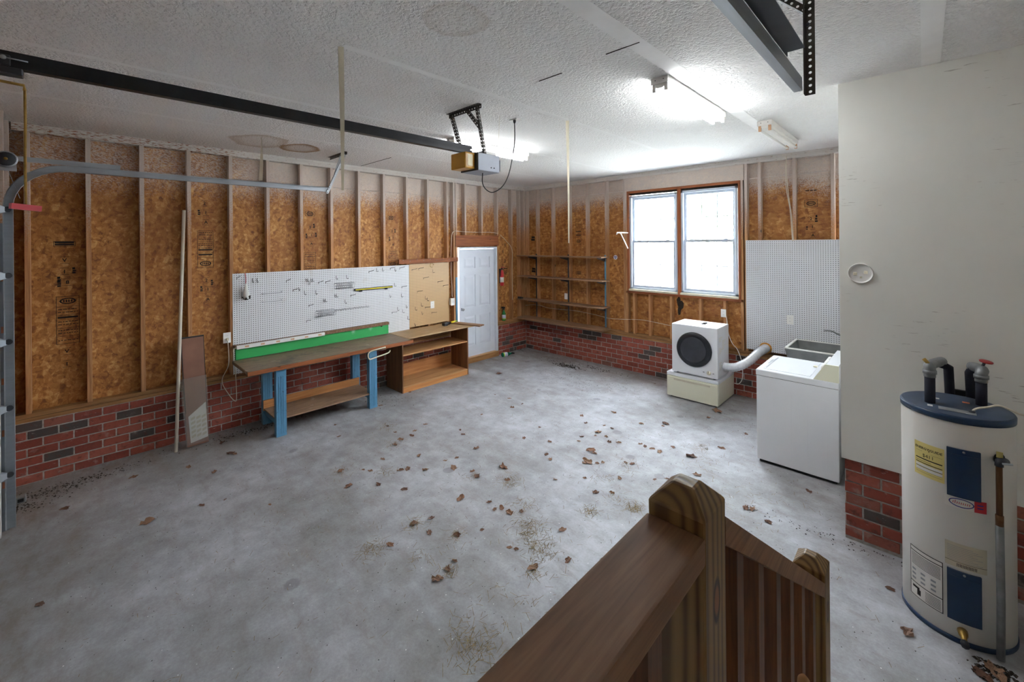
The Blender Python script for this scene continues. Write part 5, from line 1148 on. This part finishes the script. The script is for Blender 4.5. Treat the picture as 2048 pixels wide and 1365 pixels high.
# ================================================================== INK STAMPS ON THE SHEATHING
def plane_mesh(parts, ax, v, u0, z0):
    """parts: list of polygons in (u, z) metres relative to the stamp origin"""
    bm = bmesh.new()
    for poly in parts:
        bm.faces.new([bm.verts.new((v, u0 + a, z0 + b) if ax == 0 else (u0 + a, v, z0 + b)) for a, b in poly])
    return mesh(bm)
def rc(x0, y0, x1, y1): return [(x0, y0), (x1, y0), (x1, y1), (x0, y1)]
def block_stamp(w, h, rows, flip=False):
    out = []; t = .004
    for r in (rc(-w / 2, -h / 2, -w / 2 + t, h / 2), rc(w / 2 - t, -h / 2, w / 2, h / 2), rc(-w / 2, h / 2 - t, w / 2, h / 2), rc(-w / 2, -h / 2, w / 2, -h / 2 + t)): out.append(r)
    for f0, kind in rows:
        y = -h / 2 + f0 * h
        if kind == 'line': out.append(rc(-w / 2, y, w / 2, y + .003))
        elif kind == 'bold': out.append(rc(-w * .44, y, w * .44, y + .016))
        elif kind == 'oval':
            o = ellipse_pts(0, y, w * .36, .030, 14); i = ellipse_pts(0, y, w * .28, .021, 14)
            for k in range(14): out.append([o[k], o[(k + 1) % 14], i[(k + 1) % 14], i[k]])
            for k in range(4): out.append(rc(-w * .2 + k * w * .11, y - .012, -w * .2 + k * w * .11 + .009, y + .012))
        else:
            x = -w * .42
            while x < w * .4:
                l = random.uniform(.008, .028); out.append(rc(x, y, min(x + l, w * .43), y + .007)); x += l + .006
    return out
def glyph(s):
    me = T[s]; return [[(me.vertices[i].co.x, me.vertices[i].co.y) for i in p.vertices] for p in me.polygons]
def letter(s, size, bars=True, flip=False):
    out = []; k = -1 if flip else 1
    for poly in glyph(s): out.append([(a * size * k, b * size * k) for a, b in poly])
    if bars: out += [rc(-size * .6, size * .62, size * .6, size * .68), rc(-size * .6, -size * .68, size * .6, -size * .62)]
    return out
def stamp(px, py, parts, ax=0):
    v = -.0886 if ax == 0 else .0886
    q = A(px, py, v) if ax == 0 else B(px, py, v)
    link('ink_stamp', plane_mesh(parts, ax, v, q.y if ax == 0 else q.x, q.z), 'ink', wl if ax == 0 else wb)
R1 = [(.94, 'text'), (.88, 'text'), (.8, 'line'), (.76, 'text'), (.7, 'line'), (.64, 'text'), (.59, 'text'), (.53, 'text'), (.47, 'bold'), (.40, 'line'), (.34, 'bold'), (.28, 'line'), (.12, 'oval')]
R2 = [(.9, 'oval'), (.78, 'line'), (.72, 'text'), (.66, 'text'), (.6, 'line'), (.54, 'bold'), (.46, 'text'), (.4, 'text'), (.33, 'line'), (.28, 'text'), (.22, 'text'), (.16, 'line'), (.07, 'text')]
stamp(411, 499, block_stamp(.155, .44, R1)); stamp(136, 640, block_stamp(.16, .47, R2)); stamp(129, 488, block_stamp(.15, .05, [(.2, 'bold'), (.6, 'bold')]))
for (x, y, s, f) in ((129, 521, 'V', 0), (129, 543, '1', 1), (135, 565, '8', 0), (134, 703, 'V', 0), (134, 728, '1', 1), (412, 445, 'A', 0), (412, 426, 'E', 0), (409, 407, '2', 0), (416, 599, 'A', 0), (416, 579, '1', 0), (413, 561, '2', 0)): stamp(x, y, letter(s, .05, True, f))
for (x, y) in ((118, 568), (148, 541), (424, 565), (398, 425), (403, 578), (118, 560)): stamp(x, y, [rc(-.012, -.03, .012, -.015), rc(-.010, -.01, .014, .004), rc(-.012, .01, .008, .03)])
stamp(620, 527, block_stamp(.16, .30, [(.9, 'text'), (.8, 'text'), (.68, 'line'), (.6, 'text'), (.5, 'text'), (.42, 'line'), (.34, 'text'), (.25, 'text'), (.1, 'bold')])); stamp(620, 428, block_stamp(.13, .06, [(.5, 'oval')]))
for (x, y, s) in ((623, 488, 'A'), (623, 471, '1'), (620, 455, '2')): stamp(x, y, letter(s, .048))
for (x, y) in ((628, 452), (613, 472), (632, 470)): stamp(x, y, [rc(-.012, -.03, .012, -.015), rc(-.010, -.01, .014, .004), rc(-.012, .01, .008, .03)])
stamp(786, 517, block_stamp(.15, .26, [(.9, 'text'), (.8, 'text'), (.68, 'line'), (.6, 'text'), (.5, 'text'), (.4, 'line'), (.15, 'oval')])); stamp(782, 436, block_stamp(.13, .06, [(.5, 'oval')]))
for (x, y, s) in ((786, 490, 'A'), (786, 476, '1'), (784, 463, '2')): stamp(x, y, letter(s, .048))
for (x, y) in ((790, 462), (779, 478), (1010, 490), (1006, 503), (1010, 522)): stamp(x, y, [rc(-.012, -.03, .012, -.015), rc(-.010, -.01, .014, .004), rc(-.012, .01, .008, .03)])
stamp(1011, 540, block_stamp(.12, .2, [(.8, 'text'), (.6, 'bold'), (.4, 'text'), (.2, 'oval')]))
stamp(1157, 463, block_stamp(.13, .5, R1), 1); stamp(1158, 546, block_stamp(.13, .06, [(.5, 'oval')]), 1); stamp(1066, 477, [rc(-.05, -.05, .05, -.01), rc(-.04, .0, .05, .04)], 1); stamp(1067, 540, [rc(-.05, -.05, .05, -.01), rc(-.04, .0, .05, .04)], 1)
stamp(1622, 407, block_stamp(.14, .10, [(.5, 'oval'), (.12, 'line')]), 1); stamp(1622, 382, [rc(-.06, 0, -.02, .012), rc(-.01, 0, .02, .012), rc(.03, 0, .06, .012)], 1)
for (x, y, s) in ((1626, 471, 'A'), (1625, 454, '1'), (1622, 438, '2')): stamp(x, y, letter(s, .05), 1)
stamp(1632, 438, [rc(-.012, -.04, .018, -.02), rc(-.010, -.01, .014, .01), rc(-.004, .02, .014, .05)], 1); stamp(1614, 456, [rc(-.008, -.025, .008, -.01), rc(-.008, .0, .008, .02)], 1)

# ================================================================== STAIR RAILING AND STAIRS
NX0, NX1 = 5.6816, 5.7706
def newel(name, y0, zt, label, zb=0.0):
    y1 = y0 + .089; c = .028; x0, x1 = NX0, NX1
    bm = bmesh.new()
    lo = [bm.verts.new(p) for p in ((x0, y0, zb), (x1, y0, zb), (x1, y1, zb), (x0, y1, zb))]
    md = [bm.verts.new(p) for p in ((x0, y0, zt - c), (x1, y0, zt - c), (x1, y1, zt - c), (x0, y1, zt - c))]
    tp = [bm.verts.new(p) for p in ((x0 + c, y0 + c, zt), (x1 - c, y0 + c, zt), (x1 - c, y1 - c, zt), (x0 + c, y1 - c, zt))]
    for a, b in ((lo, md), (md, tp)):
        for k in range(4): bm.faces.new((a[k], a[(k + 1) % 4], b[(k + 1) % 4], b[k]))
    bm.faces.new(tp); bm.faces.new(lo[::-1]); bmesh.ops.recalc_face_normals(bm, faces=bm.faces[:])
    bmesh.ops.bevel(bm, geom=[e for e in bm.edges if min(v.co.z for v in e.verts) > zt - c - .001 or abs(e.verts[0].co.z - e.verts[1].co.z) > .5], offset=.0025, segments=1, affect='EDGES')
    return mesh(bm)
rl = thing('stair_railing', 'brown treated-wood stair railing with chamfered posts in the foreground', 'railing', (5.726, -5.9, 0))
NY1 = -5.94; N1T = 1.828; NY2 = -4.915; N2T = 1.165
me = newel('newel_post', NY1, N1T, ''); me.transform(Matrix.Translation((-(NX0 + NX1) / 2, -(NY1 + .0445), -N1T))); link('newel_post', me, 'treated_post', rl, ((NX0 + NX1) / 2, NY1 + .0445, N1T))
me = newel('newel_post', NY2, N2T, ''); me.transform(Matrix.Translation((-(NX0 + NX1) / 2, -(NY2 + .0445), -N2T))); link('newel_post', me, 'treated_post', rl, ((NX0 + NX1) / 2, NY2 + .0445, N2T))
box('handrail', (NX0 - .001, YD + .02, 1.738), (NX1 + .001, NY1 - .0005, 1.778), 'rail_wood_y', rl, .004, 2)
ya, za = NY1 + .0895, 1.768; yb2, zb2 = NY2 - .0005, 1.112; t_ = .046
link('sloped_rail', hexa([(NX0, ya, za - t_), (NX1, ya, za - t_), (NX1, yb2, zb2 - t_), (NX0, yb2, zb2 - t_), (NX0, ya, za), (NX1, ya, za), (NX1, yb2, zb2), (NX0, yb2, zb2)]), 'rail_wood_y', rl)
slope = (zb2 - za) / (yb2 - ya)
LDZ = .86
bx0, bx1 = NX1 - .062, NX1 - .006
bx0, bx1 = 5.726 - .019 + .014, 5.726 + .019 + .014
for px in (1488, 1528.5, 1562, 1588, 1610, 1631):
    y1 = A(px, 1250, bx1).y; y0 = y1 - .038
    zt0, zt1 = za - t_ + slope * (y0 - ya), za - t_ + slope * (y1 - ya); zb = max(.02, zt0 - .88)
    link('baluster', hexa([(bx0, y0, zb), (bx1, y0, zb), (bx1, y1, zb), (bx0, y1, zb), (bx0, y0, zt0), (bx1, y0, zt0), (bx1, y1, zt1), (bx0, y1, zt1)]), 'baluster_wood', rl)
y1 = A(1297, 1340, bx1).y
for k in range(7): yk = -6.06 - k * .135; box('baluster', (bx0, yk - .038, LDZ + .06), (bx1, yk, 1.737), 'baluster_wood', rl)
box('bottom_rail', (bx0, YD + .02, LDZ + .025), (bx1, NY1 - .0005, LDZ + .06), 'rail_wood_y', rl, .002)
ld = thing('stair_flight', 'brown wooden landing and steps behind the railing', 'stairs', (6.4, -6.2, 0))
box('landing', (NX1 + .004, YD + .01, LDZ - .04), (6.75, NY1 + .03, LDZ), 'plate_wood_x', ld, .003)
for k in range(4):
    z = LDZ - .172 * (k + 1); y0 = NY1 + .05 + k * .25; box('tread', (5.842, y0, z - .038), (6.72, y0 + .27, z), 'plate_wood_x', ld, .003)
for x in (5.832, 6.721): link('stringer', hexa([(x, NY1 + .03, .38), (x + .009, NY1 + .03, .38), (x + .009, NY2 - .01, .0), (x, NY2 - .01, .0), (x, NY1 + .03, LDZ - .0), (x + .009, NY1 + .03, LDZ), (x + .009, NY2 - .01, .17), (x, NY2 - .01, .17)]), 'plate_wood_y', ld)
for x in (NX1 + .02, 6.62): box('landing_post', (x, YD + .1, 0), (x + .089, YD + .189, LDZ - .0405), 'plate_wood_y', ld)
q = A(1607, 1352, 5.80); tag(tube('wooden_handle', [(5.80, q.y + .02, .001), (5.80, q.y + .005, q.z - .03), (5.80, q.y + .003, q.z - .012), (5.80, q.y + .002, q.z - .003)], [.014, .014, .012, .006], 'ply_y', None, 12), 'rounded pale wooden handle tip poking up beside the stair balusters', 'handle')

# ================================================================== LEAVES AND DEBRIS
LV = []
def leaf_mesh(seed):
    rnd = random.Random(seed); n = 16; bm = bmesh.new(); c = bm.verts.new((0, 0, .004)); ring = []
    for k in range(n):
        a = 2 * PI * k / n; r = .5 * (1 + .14 * math.cos(5 * a + rnd.random()) + rnd.uniform(-.2, .2)); x, y = r * math.cos(a) * 1.25, r * math.sin(a) * .85
        mid = bm.verts.new((x * .55, y * .55, .03 + .10 * abs(y) + rnd.uniform(0, .06))); z = rnd.uniform(.0, .28) * (1 if rnd.random() < .6 else .25)
        ring.append((mid, bm.verts.new((x, y, z))))
    for k in range(n):
        a, b = ring[k], ring[(k + 1) % n]; bm.faces.new((c, a[0], b[0])); bm.faces.new((a[0], a[1], b[1], b[0]))
    me = mesh(bm); me.materials.append(M['dry_leaf']); return me
LV = [leaf_mesh(s) for s in range(8)]
LP = []
def leaf(px, py, s=None):
    q = F(px, py)
    if any((q.x - a) ** 2 + (q.y - b) ** 2 < .0020 for a, b in LP): return
    LP.append((q.x, q.y)); s = .85 * (s or random.uniform(.035, .07))
    o = bpy.data.objects.new('dry_leaf', random.choice(LV)); col.objects.link(o); o.location = (q.x, q.y, .001); o.scale = (s, s, s * random.uniform(.7, 1.2)); o.rotation_euler = (0, 0, random.uniform(0, 6.28))
    tag(o, 'curled dry brown leaf lying on the concrete floor', 'leaf', 'dry leaves on the floor')
Z8 = ((78,232),(97,291),(345,238),(385,270),(485,262),(413,307),(385,332),(505,390),(540,230),(718,258),(733,280),(800,357),(642,415),(685,447),(700,400),(320,407),(105,468),(220,462),(410,465),(450,458),(540,462),(258,468),(780,470),(803,495),(940,440),(935,460),(960,515),(1045,300),(1125,245),(1175,318),(1160,385),(1178,408),(1205,512),(970,97),(983,143),(1035,125),(828,180),(1505,165),(1340,185),(1362,223),(1455,235),(1495,250),(1425,268),(1410,288),(1340,292),(1465,292),(1325,315),(1480,320),(1528,322),(1385,360),(1405,375),(1370,415),(1355,428),(1420,428),(1450,425),(1565,425),(1600,432),(1645,225),(1770,218),(1755,238),(1640,330),(1665,342),(1700,355),(1740,370),(1807,345),(1905,390),(1355,505),(1535,505),(1715,512),(1775,508),(1930,488),(1410,578),(1495,580),(145,550),(300,537),(430,563),(720,610),(865,628),(895,665),(930,658),(970,682),(1030,675),(480,740),(570,710),(700,795),(830,770),(560,785),(360,845),(970,860),(1005,868),(690,930),(655,970),(1090,960),(1270,928),(1240,770))
for (x, y, s) in ((600,1025,.07),(470,287,.06),(800,352,.06),(685,452,.08),(940,448,.10),(1425,268,.08),(1385,362,.10),(1370,420,.10),(1505,168,.08),(1770,225,.09),(145,548,.07),(720,608,.08),(1092,962,.07)): leaf(640 + x / 2.56, 760 + y / 2.56, s)
for (x, y, s) in ((1434,823,.13),(1417,836,.05),(1329,848,.10),(1346,895,.06),(1443,897,.07),(1383,914,.09),(1492,869,.05),(1377,1015,.05),(998,748,.10),(1491,1017,.07),(1505,1019,.06),(1536,1045,.06),(1618,984,.05),(1780,1179,.05),(1814,1265,.07),(267,955,.07),(296,1045,.10),(445,886,.07),(462,907,.08),(470,909,.05),(429,945,.05),(403,1012,.05),(377,935,.06),(400,800,.04),(128,1019,.07),(290,1046,.06),(1990,1345,.10),(1965,1352,.08),(1310,768,.03),(1205,712,.03),(700,800,.03),(762,812,.06),(670,812,.04),(850,760,.06),(866,762,.04),(880,757,.05),(840,770,.05),(820,785,.06),(990,790,.03),(80,1210,.05),(450,1000,.03),(540,1010,.03)): leaf(x, y, s)
for (x, y) in Z8: leaf(640 + x / 2.56, 760 + y / 2.56)
# pine needles, grit and twigs: too many to count
bm = bmesh.new()
FOOT = ((.0, CX + .06, CY0 - .04, CY1 + .03), (WX_0 - .05, WX_1 + .2, WY_0 - .05, WY_1 + .06), (HX - .27, HX + .27, HY - .27, HY + .27), (PX0 - .05, PX1 + .05, PY0 - .05, 0), (.0, .29, -5.80, -5.50), (5.64, 6.8, -7, -4.75))
def blocked(x, y): return any(a < x < b and c < y < d for a, b, c, d in FOOT)
def needle(x, y, l, a, wd=.0012):
    if blocked(x, y): return
    dx, dy = math.cos(a) * l / 2, math.sin(a) * l / 2; nx, ny = -math.sin(a) * wd, math.cos(a) * wd; z = random.uniform(.002, .010)
    v = [bm.verts.new(p) for p in ((x - dx - nx, y - dy - ny, .001), (x - dx + nx, y - dy + ny, .001), (x + dx + nx, y + dy + ny, z), (x + dx - nx, y + dy - ny, z))]; bm.faces.new(v)
CL = [(345,240,60,.14),(1035,640,50,.10),(1075,750,80,.12),(1070,800,90,.14),(1130,870,110,.14),(1610,655,110,.08),(1380,670,60,.07),(265,870,90,.11),(490,740,50,.10),(970,520,70,.12),(700,800,40,.08),(1960,350,40,.10),(115,465,40,.12),(330,475,40,.1),(660,980,40,.07),(1100,985,40,.07),(380,330,40,.12),(780,495,30,.08),(1500,630,30,.15),(1580,445,40,.15),(1460,500,40,.15),(530,900,30,.12)]
for (zx, zy, n, sp) in CL:
    q = F(640 + zx / 2.56, 760 + zy / 2.56)
    for _ in range(n): needle(q.x + random.gauss(0, sp * .5), q.y + random.gauss(0, sp * .5), random.uniform(.02, .07), random.uniform(0, PI))
for (px, py, n, sp) in ((955, 1295, 110, .07), (930, 1270, 40, .08), (1395, 922, 60, .15), (1480, 1000, 60, .2), (1060, 1210, 60, .2)):
    q = F(px, py)
    for _ in range(n): needle(q.x + random.gauss(0, sp), q.y + random.gauss(0, sp), random.uniform(.02, .07), random.uniform(0, PI))
for _ in range(1500):
    x, y = random.uniform(.2, 6.4), random.uniform(-6.6, -.3)
    if x > 5.5 and y > -2.6: continue
    needle(x, y, random.uniform(.006, .045), random.uniform(0, PI))
nN = len(bm.faces)
def grit(x, y, r):
    if blocked(x, y): return
    z = r * random.uniform(.4, .9); v = [bm.verts.new((x + r * math.cos(a + random.random()), y + r * math.sin(a + random.random()), .0005)) for a in (0, 2.1, 4.2)]; t = bm.verts.new((x, y, z))
    for k in range(3): bm.faces.new((v[k], v[(k + 1) % 3], t))
for (px, py, n, sx, sy, r) in ((1135, 733, 260, .14, .05, .012), (1190, 738, 120, .25, .06, .010), (1110, 722, 80, .2, .08, .008), (120, 978, 200, .06, .22, .009), (180, 955, 80, .05, .25, .007), (480, 868, 200, .05, .30, .009), (1150, 760, 260, .45, .25, .006), (1995, 1340, 200, .05, .06, .012), (60, 1010, 120, .08, .12, .008), (1040, 700, 60, .12, .05, .009), (780, 800, 80, .2, .15, .007), (1700, 1090, 120, .35, .05, .006), (1300, 770, 120, .5, .2, .005), (1500, 850, 60, .4, .3, .005)):
    q = F(px, py)
    for _ in range(n):
        x, y = q.x + random.gauss(0, sx), q.y + random.gauss(0, sy)
        x = max(x, .012); y = max(min(y, -.012), YD + .05)
        if y > YC - .01 and x > XC - .01: y = YC - .02
        grit(x, y, r * random.uniform(.4, 1.3))
for _ in range(3200):
    x, y = random.uniform(.1, 6.8), random.uniform(-6.7, -.1)
    if x > 5.5 and y > -2.65: continue
    grit(x, y, random.uniform(.0015, .005))
bm.faces.ensure_lookup_table()
for k in range(nN, len(bm.faces)): bm.faces[k].material_index = 1
db = link('floor_debris', mesh(bm), 'needles'); db.data.materials.append(M['dirt_dark']); tag(db, 'pine needles, twigs and dark grit scattered over the concrete floor', 'debris')['kind'] = 'stuff'

# ================================================================== OUTSIDE
gr = struct(box('ground_outside', (-25, .30, -.5), (30, 45, -.3), 'lawn'))
def tree(x, y, h, r, label, seed):
    rnd = random.Random(seed); t = thing('tree', label, 'tree', (x, y, -.3), 'trees outside the window')
    tube('trunk', [(x, y, -.3), (x + .1, y, h * .35), (x + .05, y, h * .6)], [.16, .12, .07], 'tree_bark', t, 8)
    bm = bmesh.new()
    for k in range(900):
        a, b = rnd.uniform(0, 2 * PI), rnd.uniform(-1, 1); rr_ = r * rnd.uniform(.55, 1) ; cz = math.sqrt(1 - b * b)
        p = Vector((x + rr_ * cz * math.cos(a), y + rr_ * cz * math.sin(a), h * .62 + rr_ * b * .9)); s = rnd.uniform(.12, .26)
        u = Vector((rnd.uniform(-1, 1), rnd.uniform(-1, 1), rnd.uniform(-1, 1))).normalized(); v = u.orthogonal().normalized()
        bm.faces.new([bm.verts.new(p + u * s), bm.verts.new(p + v * s * .5), bm.verts.new(p - u * s), bm.verts.new(p - v * s * .5)])
    link('crown', mesh(bm), 'foliage', t)
for k, (x, y, h, r, lab) in enumerate(((-8, 13, 6.5, 2.4, 'leafy tree outside seen through the left window sash'), (-1.5, 17, 7, 3, 'pale tree outside behind the mullion'), (5.5, 16, 6, 2.4, 'leafy tree outside seen through the right window sash'), (-14, 24, 8, 3.5, 'distant tree outside beyond the lawn on the left'), (-4, 30, 9, 4, 'tall distant tree outside beyond the lawn'))): tree(x, y, h, r, lab, k)
